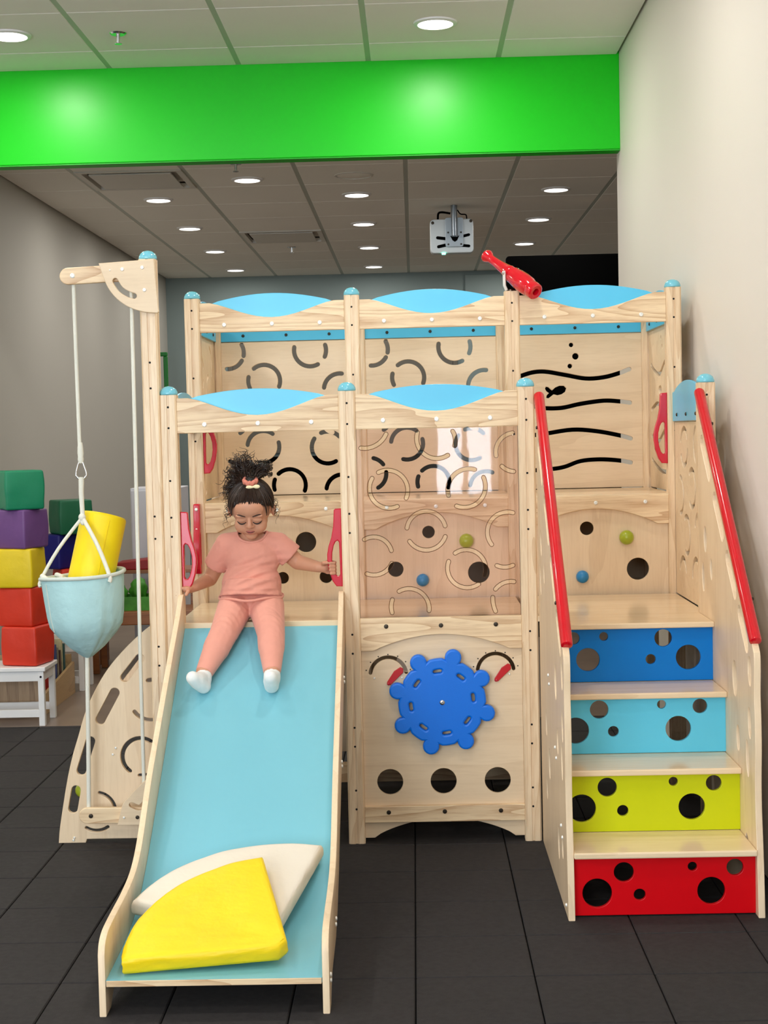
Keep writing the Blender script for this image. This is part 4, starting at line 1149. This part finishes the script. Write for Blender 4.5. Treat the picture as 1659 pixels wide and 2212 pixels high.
obj('shelf', box_bm(-1.1, -.5, 3.74, 4.0, .525, .545, .002), 'bench_wood', tr, 0)
for x in (-1.08, -.53): obj('shelf_leg', box_bm(x, x + .03, 3.78, 3.98, 0, .525, .002), 'bench_wood', tr, 0)
cw = thing('white_cabinet', 'narrow white cabinet standing behind the hoist post', 'cabinet', (-.77, 4.2, 0))
obj('carcass', box_bm(-.92, -.62, 4.1, 4.4, 0, 1.0, .004), 'cabinet_white', cw, 0)
obj('door', box_bm(-.912, -.80, 4.085, 4.099, .02, .985, .003), 'cabinet_white', cw, 0)
obj('handle', box_bm(-.815, -.808, 4.07, 4.085, .5, .6, .002), 'steel', cw, 0)
bg = bmesh.new(); bmesh.ops.create_icosphere(bg, subdivisions=3, radius=1)
for v in bg.verts: v.co *= 1 + .12 * noise.noise(v.co * 3)
xform(bg, Matrix.Translation((-.72, 4.02, .76)) @ Matrix.Diagonal((.045, .06, .19, 1)))
dkb = thing('dark_bag', 'dark grey bag hanging on the white cabinet behind the post', 'bag', (-.72, 4.02, .57))
obj('sack', bg, 'bag_dark', dkb, 60)
tube('strap', spline([(-.74, 4.02, .93), (-.725, 4.06, 1.0), (-.71, 4.02, .93)], 5), .006, 'bag_dark', dkb)

wedge('wedge_cushion', None, .363, 74, 164, .045, 'foam_white', (0, -.26, 1), (.41, -1.18, .099), 'cream quarter-round cushion lying under the yellow one on the slide', (1, 0, 0))
wedge('wedge_cushion', None, .36, 102, 189, .045, 'foam_yellow_mat', (0, -.30, 1), (.448, -1.312, .098), 'bright yellow quarter-round cushion on top at the foot of the slide', (1, 0, 0))

# ------------------------------------------------------------------ toddler on the slide
def rcone(bm, a, b, ra, rb, seg=14, flat=False):
    """limb segment: hull of two balls (or two discs when flat)"""
    a, b = Vector(a), Vector(b)
    t = bmesh.new()
    for c, r in ((a, ra), (b, rb)):
        if flat:
            m4 = axis_m(c, b - a)
            for k in range(20): t.verts.new(m4 @ Vector((r * math.cos(k * math.pi / 10), r * math.sin(k * math.pi / 10), 0)))
        else:
            s = bmesh.new(); bmesh.ops.create_uvsphere(s, u_segments=seg, v_segments=10, radius=r)
            for v in s.verts: t.verts.new(v.co + c)
            s.free()
    bmesh.ops.convex_hull(t, input=t.verts[:])
    bmesh.ops.delete(t, geom=[v for v in t.verts if not v.link_faces], context='VERTS')
    return merge(bm, t)
def chain(bm, pts, rad, **k):
    for p, q, r, s in zip(pts, pts[1:], rad, rad[1:]): rcone(bm, p, q, r, s, **k)
def ell(bm, c, r, rot=None, seg=24):
    t = bmesh.new(); bmesh.ops.create_uvsphere(t, u_segments=seg, v_segments=seg * 2 // 3, radius=1.0)
    m = Matrix.Translation(c) @ (rot.to_4x4() if rot else Matrix.Identity(4)) @ Matrix.Diagonal((*r, 1))
    xform(t, m)
    return merge(bm, t)
def remesh(bm, voxel, smooth, fac=0.5):
    me = bpy.data.meshes.new('tmp'); bm.to_mesh(me); bm.free()
    o = bpy.data.objects.new('tmp', me); COL.objects.link(o)
    r = o.modifiers.new('r', 'REMESH'); r.mode = 'VOXEL'; r.voxel_size = voxel
    if smooth:
        s = o.modifiers.new('s', 'SMOOTH'); s.factor = fac; s.iterations = smooth
    dg = bpy.context.evaluated_depsgraph_get(); dg.update()
    res = bpy.data.meshes.new_from_object(o.evaluated_get(dg))
    bpy.data.objects.remove(o); bpy.data.meshes.remove(me)
    return res

HC = Vector((.2495, .030, 1.066)); TILT = R(27)
HU = Vector((0, -math.sin(TILT), math.cos(TILT))); HF_ = Vector((0, -math.cos(TILT), -math.sin(TILT)))
def hp(x, f, u): return HC + Vector((x, 0, 0)) + HF_ * f + HU * u
HROT = Matrix(((1, 0, 0), (0, -HF_.y, HU.y), (0, -HF_.z, HU.z)))   # columns x, back, up
def hell(bm, c, r): ell(bm, hp(*c), (r[0], r[1], r[2]), HROT)

SHL, SHR = Vector((.162, .068, .948)), Vector((.330, .068, .946))
ELL, WRL = Vector((.100, .118, .836)), Vector((.066, .030, .822))
ELR, WRR = Vector((.388, .075, .889)), Vector((.459, .024, .876))
HIL, KNL, ANL = Vector((.193, .020, .756)), Vector((.172, -.135, .690)), Vector((.122, -.262, .582))
HIR, KNR, ANR = Vector((.290, .020, .756)), Vector((.318, -.135, .690)), Vector((.331, -.264, .581))
TOL, TOR = Vector((.103, -.332, .590)), Vector((.333, -.338, .588))
HEL, HER = Vector((.128, -.285, .556)), Vector((.331, -.288, .554))

b = bmesh.new()
# head
hell(b, (0, -.010, .016), (.0675, .083, .074))
hell(b, (0, .010, -.030), (.0515, .065, .054))
for s in (-1, 1):
    hell(b, (s * .024, .044, -.033), (.0275, .028, .028))
    hell(b, (s * .0245, .063, -.004), (.0155, .0095, .0115))
    hell(b, (s * .0245, .065, .011), (.019, .009, .007))
    hell(b, (s * .069, -.012, -.012), (.008, .017, .022))
    hell(b, (s * .0085, .0745, -.0225), (.0062, .0065, .0052))
hell(b, (0, .050, .028), (.046, .026, .036))
hell(b, (0, .050, -.066), (.020, .018, .016))
hell(b, (0, .056, -.044), (.026, .018, .016))
rcone(b, hp(0, .069, .004), hp(0, .0795, -.0185), .0055, .0088)
# neck and trunk
rcone(b, hp(0, -.016, -.055), (.246, .066, .955), .033, .036)
ell(b, (.245, .066, .905), (.080, .054, .080))
ell(b, (.242, .052, .815), (.084, .062, .085))
ell(b, (.242, .045, .765), (.086, .058, .050))
for S in (SHL, SHR): rcone(b, (.245, .068, .945), S, .042, .030)
# arms
chain(b, [SHL, ELL, WRL], [.030, .0235, .0165])
chain(b, [SHR, ELR, WRR], [.030, .0245, .0175])
# legs and feet
chain(b, [HIL, KNL, ANL], [.050, .037, .024]); chain(b, [HIR, KNR, ANR], [.050, .037, .024])
for an, he, to in ((ANL, HEL, TOL), (ANR, HER, TOR)):
    chain(b, [an, he, to], [.020, .019, .015])
# the hand on the slide board
PL_ = Vector((.046, .004, .818))
rcone(b, WRL, PL_, .0165, .0160)
ell(b, (.043, .0, .818), (.019, .021, .0125))
for k in range(4):
    y = .018 - .0118 * k; L = (.88, 1.0, .95, .78)[k]
    p0 = Vector((.036, y * .9, .8215)); p1 = Vector((.0265 - .004 * L, y * 1.05 - .001, .8225 - .001)); p2 = Vector((.0135, y * 1.15 - .002, .811)); p3 = Vector((.0115, y * 1.15 - .002, .800 - .005 * L))
    chain(b, [p0, p1, p2, p3], [.0062, .0050, .0047, .0044], seg=10)
chain(b, [Vector((.050, -.012, .816)), Vector((.050, -.027, .812)), Vector((.045, -.034, .803))], [.0072, .0064, .0056], seg=10)
# the hand round the red handle
rcone(b, WRR, (.479, .0175, .876), .0172, .0165)
ell(b, (.481, .0185, .876), (.017, .0125, .0195))
for k in range(4):
    z = .8925 - .0112 * k; L = (.92, 1.0, .95, .80)[k]
    pts = [Vector((.486, .0195, z)), Vector((.5035, .0205, z)), Vector((.5125, .008, z - .001)), Vector((.5115, -.0125, z - .001)), Vector((.5115 - .0155 * L, -.0185, z - .001))]
    chain(b, pts, [.0062, .0050, .0047, .0046, .0044], seg=10)
chain(b, [Vector((.474, .010, .886)), Vector((.4775, -.010, .892)), Vector((.488, -.0175, .8925))], [.0075, .0066, .0056], seg=10)
bodyme = remesh(b, .0024, 5, .5)
person = link_mesh('person', bodyme, 'skin', None, 0)
for p in person.data.polygons: p.use_smooth = True
tag(person, 'toddler in salmon shirt and leggings sitting at the top of the slide', 'person')

# shirt
b = bmesh.new()
ell(b, (.245, .066, .908), (.090, .062, .082))
ell(b, (.242, .050, .822), (.096, .071, .085))
ell(b, (.242, .046, .812), (.096, .074, .040))
rcone(b, (.242, .046, .835), (.241, .036, .784), .088, .1015, flat=True)
for S in (SHL, SHR): rcone(b, (.245, .068, .948), S + Vector((0, 0, .004)), .048, .036)
for S, E_, rr_ in ((SHL, ELL, .042), (SHR, ELR, .043)):
    rcone(b, S, S.lerp(E_, .30), .037, .040)
    rcone(b, S.lerp(E_, .05), S.lerp(E_, .60 if S is SHL else .66), .038, rr_, flat=True)
sme = remesh(b, .0035, 4, .5)
for v in sme.vertices:
    c = v.co
    # soft pulled folds towards the right arm and across the belly
    k = math.exp(-((c.z - .85) / .06) ** 2)
    c.y += -.0040 * k * math.sin((c.z * 1.0 - (c.x - .24) * .40 + 1.5 * (c.x - .24) ** 2) * 230) * (1 if c.y < .05 else 0) * (.35 + .65 * min(1, max(0, (c.x - .17) / .1)))
    k2 = math.exp(-((c.z - .812) / .014) ** 2)
    c.y += -.0022 * k2 * math.sin((c.z + (c.x - .24) ** 2 * 1.2) * 330) * (1 if c.y < .05 else 0)
# neckline: a round opening cut through the upper chest
bs_ = bmesh.new(); bs_.from_mesh(sme)
nc = Vector((.2475, .030, .993))
kill = [v for v in bs_.verts if ((v.co.x - nc.x) / .047) ** 2 + ((v.co.y - nc.y - .022) / .058) ** 2 + ((v.co.z - nc.z) / .040) ** 2 < 1]
bmesh.ops.delete(bs_, geom=kill, context='VERTS')
bmesh.ops.delete(bs_, geom=[v for v in bs_.verts if not v.link_faces], context='VERTS')
# order the cut edge and smooth it
be = [e for e in bs_.edges if e.is_boundary]
nb = {}
for e in be:
    for v_, w_ in ((e.verts[0], e.verts[1]), (e.verts[1], e.verts[0])): nb.setdefault(v_, []).append(w_)
loop = []
if nb:
    best = []
    seen = set()
    for v0 in nb:
        if v0 in seen: continue
        cur, prev_, lp = v0, None, []
        while cur not in seen:
            seen.add(cur); lp.append(cur)
            nx_ = [q for q in nb[cur] if q is not prev_ and q not in seen]
            if not nx_: break
            prev_, cur = cur, nx_[0]
        if len(lp) > len(best): best = lp
    loop = best
for it in range(30):
    cs = [v.co.copy() for v in loop]; L_ = len(loop)
    for q_ in range(L_): loop[q_].co = cs[q_] * .4 + (cs[q_ - 1] + cs[(q_ + 1) % L_]) * .3
nk = [tuple(v.co) for v in loop[::3]]
bs_.to_mesh(sme); bs_.free()
shirt = link_mesh('shirt', sme, 'shirt', person, 0)
for p in shirt.data.polygons: p.use_smooth = True
shirt['label'] = 'salmon short-sleeved shirt'
tube('collar', nk, .0040, 'shirt', shirt, 8, True)
hm = [(.241 + .1005 * math.cos(2 * math.pi * k / 48), .036 + .1005 * math.sin(2 * math.pi * k / 48), .7855 + .003 * math.sin(2 * math.pi * k / 48 * 5)) for k in range(48)]
tube('hem', hm, .0042, 'shirt', person, 8, True)
# leggings
b = bmesh.new()
ell(b, (.242, .042, .768), (.092, .064, .052))
for hi, kn, an in ((HIL, KNL, ANL), (HIR, KNR, ANR)):
    chain(b, [hi, kn], [.0575, .0435]); chain(b, [kn, kn.lerp(an, .35)], [.0435, .0415])
    rcone(b, kn.lerp(an, .30), kn.lerp(an, .93), .041, .0265, flat=True)
lme = remesh(b, .0035, 4, .5)
for v in lme.vertices:
    c = v.co
    for kn in (KNL, KNR):
        d_ = c - kn
        if abs(d_.x) < .06:
            g_ = math.exp(-(d_.y / .05) ** 2)
            c.z += .0035 * g_ * noise.noise(Vector((d_.x * 18, d_.y * 75 + d_.x * 30, 3.0)))
lg = link_mesh('leggings', lme, 'leggings', person, 0)
for p in lg.data.polygons: p.use_smooth = True
lg['label'] = 'salmon leggings'
# socks
for an, he, to, kn in ((ANL, HEL, TOL, KNL), (ANR, HER, TOR, KNR)):
    b = bmesh.new()
    rcone(b, an.lerp(kn, .05), an.lerp(he, .5), .0255, .0255, flat=True)
    mid_ = he.lerp(to, .55)
    up_ = Vector((0, -.3, 1)).normalized()
    chain(b, [an + (he - an) * .3, he], [.0245, .0225])
    chain(b, [he, mid_, to], [.0225, .0235, .0195])
    chain(b, [an.lerp(he, .3), mid_ + up_ * .006, to], [.0245, .0225, .0185])
    k_ = link_mesh('sock', remesh(b, .003, 6, .5), 'sock', person, 0)
    for p in k_.data.polygons: p.use_smooth = True
    k_['label'] = 'white ankle sock'

# face details
for s in (-1, 1):
    P = [hp(s * x, f, u) for x, f, u in ((.0105, .0705, -.0085), (.017, .0742, -.0118), (.0245, .0752, -.0130), (.032, .0722, -.0115), (.039, .0640, -.0080))]
    tube('eyelashes', spline([tuple(p) for p in P], 4), [.0008 + .0014 * math.sin(math.pi * k / 16) for k in range(17)], 'lash', person, 6)
    P = [hp(s * x, f, u) for x, f, u in ((.011, .0748, .0125), (.020, .0762, .0165), (.030, .0722, .0180), (.040, .0630, .0140))]
    tube('eyebrow', spline([tuple(p) for p in P], 4), [.0011 + .0013 * math.sin(math.pi * k / 12) for k in range(13)], 'brow', person, 6)
P = [hp(x, f, u) for x, f, u in ((-.0190, .0640, -.0425), (-.010, .0728, -.0405), (-.003, .0755, -.0400), (0, .0753, -.0408), (.003, .0755, -.0400), (.010, .0728, -.0405), (.0190, .0640, -.0425))]
tube('upper_lip', spline([tuple(p) for p in P], 4), [.0007 + .0017 * math.sin(math.pi * k / 24) for k in range(25)], 'lip', person, 6)
P = [hp(x, f, u) for x, f, u in ((-.0150, .0665, -.0440), (-.007, .0722, -.0462), (0, .0735, -.0468), (.007, .0722, -.0462), (.0150, .0665, -.0440))]
tube('lower_lip', spline([tuple(p) for p in P], 4), [.0008 + .0021 * math.sin(math.pi * k / 16) for k in range(17)], 'lip', person, 6)
P = [hp(x, f, u) for x, f, u in ((-.0205, .0630, -.0430), (-.010, .0738, -.0428), (0, .0765, -.0432), (.010, .0738, -.0428), (.0205, .0630, -.0430))]
tube('mouth_line', spline([tuple(p) for p in P], 4), .0007, 'brow', person, 5)

# hair drawn up over the scalp
b = bmesh.new(); bmesh.ops.create_icosphere(b, subdivisions=5, radius=1.0)
dead = []
for v in b.verts:
    x, f, u = v.co.x * .0715, v.co.y * .0870, v.co.z * .0780
    a = abs(x)
    fl = f
    # hairline height as a function of how far forward the point lies
    front = .036 - 7.5 * a * a + .0025 * math.sin(x * 310 + 1) + .0015 * math.sin(x * 900)
    if fl > .030: line = front
    elif fl > -.004: line = -.034 + (fl + .004) / .034 * (front + .034)
    else: line = -.060 + max(0, (fl + .03) / .026) * .026
    if u < line: dead.append(v); continue
    d_ = 1 + .012 * noise.noise(Vector((x * 90, f * 90, u * 90))) + .006 * math.sin(math.atan2(x, u + .02) * 46)
    v.co = hp(x * d_, f * d_ - .010, u * d_ + .016)
bmesh.ops.delete(b, geom=dead, context='VERTS')
ge = bmesh.ops.extrude_face_region(b, geom=b.faces[:])
for v in [g for g in ge['geom'] if isinstance(g, bmesh.types.BMVert)]:
    v.co = HC + (v.co - HC) * .955
bmesh.ops.recalc_face_normals(b, faces=b.faces[:])
hair = obj('hair', b, 'hair_dark', person, 0)
for p in hair.data.polygons: p.use_smooth = True
hair['label'] = 'dark brown curly hair in a top ponytail'
random.seed(21)
TIE = hp(.004, -.004, .094)
cb_ = bmesh.new()
def curl(start, mid_, end, turns, rad, thick, npt=34):
    P = []
    s0, m0, e0 = Vector(start), Vector(mid_), Vector(end)
    ph = random.uniform(0, 6.28)
    ax_ = (e0 - s0).normalized(); q = ax_.orthogonal().normalized(); w_ = ax_.cross(q)
    for k in range(npt + 1):
        t = k / npt
        c = s0 * (1 - t) ** 2 + m0 * 2 * t * (1 - t) + e0 * t * t
        rr_ = rad * min(1, t * 2.2)
        P.append(c + q * rr_ * math.cos(ph + turns * 6.283 * t) + w_ * rr_ * math.sin(ph + turns * 6.283 * t))
    tube_bm(P, [thick * (1 - .6 * k / npt) for k in range(npt + 1)], 4, False, cb_)
def rnd(s): return Vector((random.gauss(0, s), random.gauss(0, s), random.gauss(0, s)))
for k in range(150):      # the loose fall to the left
    t = random.random()
    end = Vector((.205 - .042 * t, .055, 1.235 - .125 * t)) + rnd(.012)
    mid_ = TIE.lerp(end, .5) + Vector((-.012, 0, .040 * (1 - .3 * t))) + rnd(.012)
    curl(TIE + rnd(.006), mid_, end, random.uniform(2, 4.2), random.uniform(.0035, .0075), random.uniform(.0011, .0019))
for k in range(70):       # upright tuft
    end = Vector((.232, .05, 1.225)) + Vector((random.gauss(0, .018), random.gauss(0, .02), random.gauss(0, .016)))
    curl(TIE + rnd(.006), TIE.lerp(end, .5) + rnd(.012), end, random.uniform(1.5, 3.5), random.uniform(.004, .008), random.uniform(.0011, .0019))
for k in range(60):       # the puff on the right
    a, c_ = random.uniform(0, 6.28), random.uniform(-1, 1)
    end = Vector((.287, .05, 1.188)) + Vector((math.cos(a) * .021, math.sin(a) * .022, c_ * .020))
    curl(TIE + Vector((.012, 0, .004)) + rnd(.005), TIE.lerp(end, .6) + Vector((.012, 0, .012)) + rnd(.008), end, random.uniform(1, 2.5), random.uniform(.003, .006), random.uniform(.0012, .002))
for (x, z) in ((.222, 1.262), (.205, 1.255), (.235, 1.252), (.213, 1.243)):   # flyaway curls on top
    curl((.235, .05, 1.215), (.24, .05, 1.245), (x, .05, z), 1.6, .007, .0011)
for s in (-1, 1):         # wisps at the temples and neck
    for k in range(16):
        st_ = hp(s * .066, random.uniform(-.03, .03), random.uniform(-.02, .03))
        e_ = st_ + Vector((s * random.uniform(.004, .024), random.uniform(-.02, .02), random.uniform(-.045, .005)))
        curl(st_, st_.lerp(e_, .5) + Vector((s * .012, 0, .006)), e_, random.uniform(1, 2.4), .005, .0008, 22)
ds_ = bmesh.new()
for k in range(260):      # strands combed from the hairline up to the tie
    a = random.uniform(-2.9, 2.9)
    f0 = math.cos(a); x0_ = math.sin(a)
    lat = random.uniform(.36, .60) if abs(a) < .8 else random.uniform(-.25, .5)
    c0 = math.sqrt(1 - lat * lat)
    p0 = Vector((x0_ * c0, f0 * c0, lat)); p1 = Vector((.03, .02, 1)).normalized()
    om = math.acos(max(-1, min(1, p0.dot(p1)))); P = []
    w0 = random.uniform(0, 6.28); wv_ = random.uniform(.01, .03)
    for q_ in range(13):
        t = q_ / 12
        v = (p0 * math.sin((1 - t) * om) + p1 * math.sin(t * om)) / math.sin(om)
        v = v + Vector((-p0.y, p0.x, 0)) * wv_ * math.sin(w0 + t * 9) * (1 - t)
        v = v.normalized() * 1.012
        P.append(hp(v.x * .0715, v.y * .0870 - .010, v.z * .0780 + .016))
    tube_bm(P, [.0006 + .0010 * min(1, 4 * q_ / 12) for q_ in range(13)], 4, False, ds_)
for k in range(150):      # fine short hairs softening the hairline
    x0_ = random.uniform(-.056, .056); u0 = .036 - 7.5 * x0_ * x0_ + random.uniform(-.004, .006)
    q0 = 1 - (x0_ / .0705) ** 2 - ((u0) / .0768) ** 2
    if q0 <= 0: continue
    P = []
    for q_ in range(5):
        t = q_ / 4; xx = x0_ * (1 - .12 * t) + .002 * math.sin(k + 5 * t); uu = u0 + .018 * t
        ff = .0858 * math.sqrt(max(0, 1 - (xx / .0705) ** 2 - (uu / .0768) ** 2))
        P.append(hp(xx, ff - .0095 + .0008 * t, uu + .016))
    tube_bm(P, [.0002, .0004, .0005, .0006, .0006], 4, False, ds_)
obj('strands', ds_, 'hair_curl', hair, 60)['kind'] = 'stuff'
for k in range(60):       # longer ringlets down the left side
    t = random.random()
    st_ = TIE + Vector((-.02, .01, .0)) + rnd(.008)
    end = Vector((.178 - .012 * random.random(), .055, 1.135 - .050 * t)) + rnd(.008)
    curl(st_, st_.lerp(end, .45) + Vector((-.022, 0, .028)) + rnd(.008), end, random.uniform(3, 5), random.uniform(.004, .007), random.uniform(.0010, .0016), 44)
for k in range(60):       # more body to the puff
    a, c_ = random.uniform(0, 6.28), random.uniform(-1, 1)
    ctr = Vector((.290, .05, 1.192)); q1 = Vector((math.cos(a) * .024, math.sin(a) * .024, c_ * .022)); a2 = a + 1.5
    curl(ctr + q1, ctr + q1 * 1.5, ctr + Vector((math.cos(a2) * .024, math.sin(a2) * .024, c_ * .022)), random.uniform(1, 2), .004, .0014, 20)
curls = obj('curls', cb_, 'hair_curl', hair, 60); curls['kind'] = 'stuff'
pf = bmesh.new()
ell(pf, (.287, .050, 1.189), (.022, .023, .023)); ell(pf, (.240, .050, 1.185), (.026, .026, .034)); ell(pf, (.205, .056, 1.165), (.020, .022, .030)); rcone(pf, TIE, (.25, .05, 1.185), .018, .024)
pm = remesh(pf, .003, 3)
for v in pm.vertices: v.co += Vector((1, 0, 1)) * .004 * noise.noise(v.co * 130)
po = link_mesh('ponytail', pm, 'hair_dark', hair, 0)
for p in po.data.polygons: p.use_smooth = True
sc_ = []
for k in range(60):
    a = 2 * math.pi * k / 60
    sc_.append(tuple(TIE + HU * (.004 + .004 * math.sin(a * 9)) + Vector((1, 0, 0)) * .019 * math.cos(a) + HF_ * .019 * math.sin(a)))
tube('scrunchie', sc_, .0065, 'scrunchie', person, 8, True)
bwb = bmesh.new()
bc0 = TIE + HF_ * .026 + Vector((.010, 0, -.004))
for s in (-1, 1):
    ell(bwb, bc0 + Vector((s * .0115, 0, .001 * s)), (.011, .004, .0065))
ell(bwb, bc0, (.004, .005, .004))
link_mesh('hair_bow', remesh(bwb, .0012, 2), 'bow_cream', person, 60)['label'] = 'small cream hair bow'
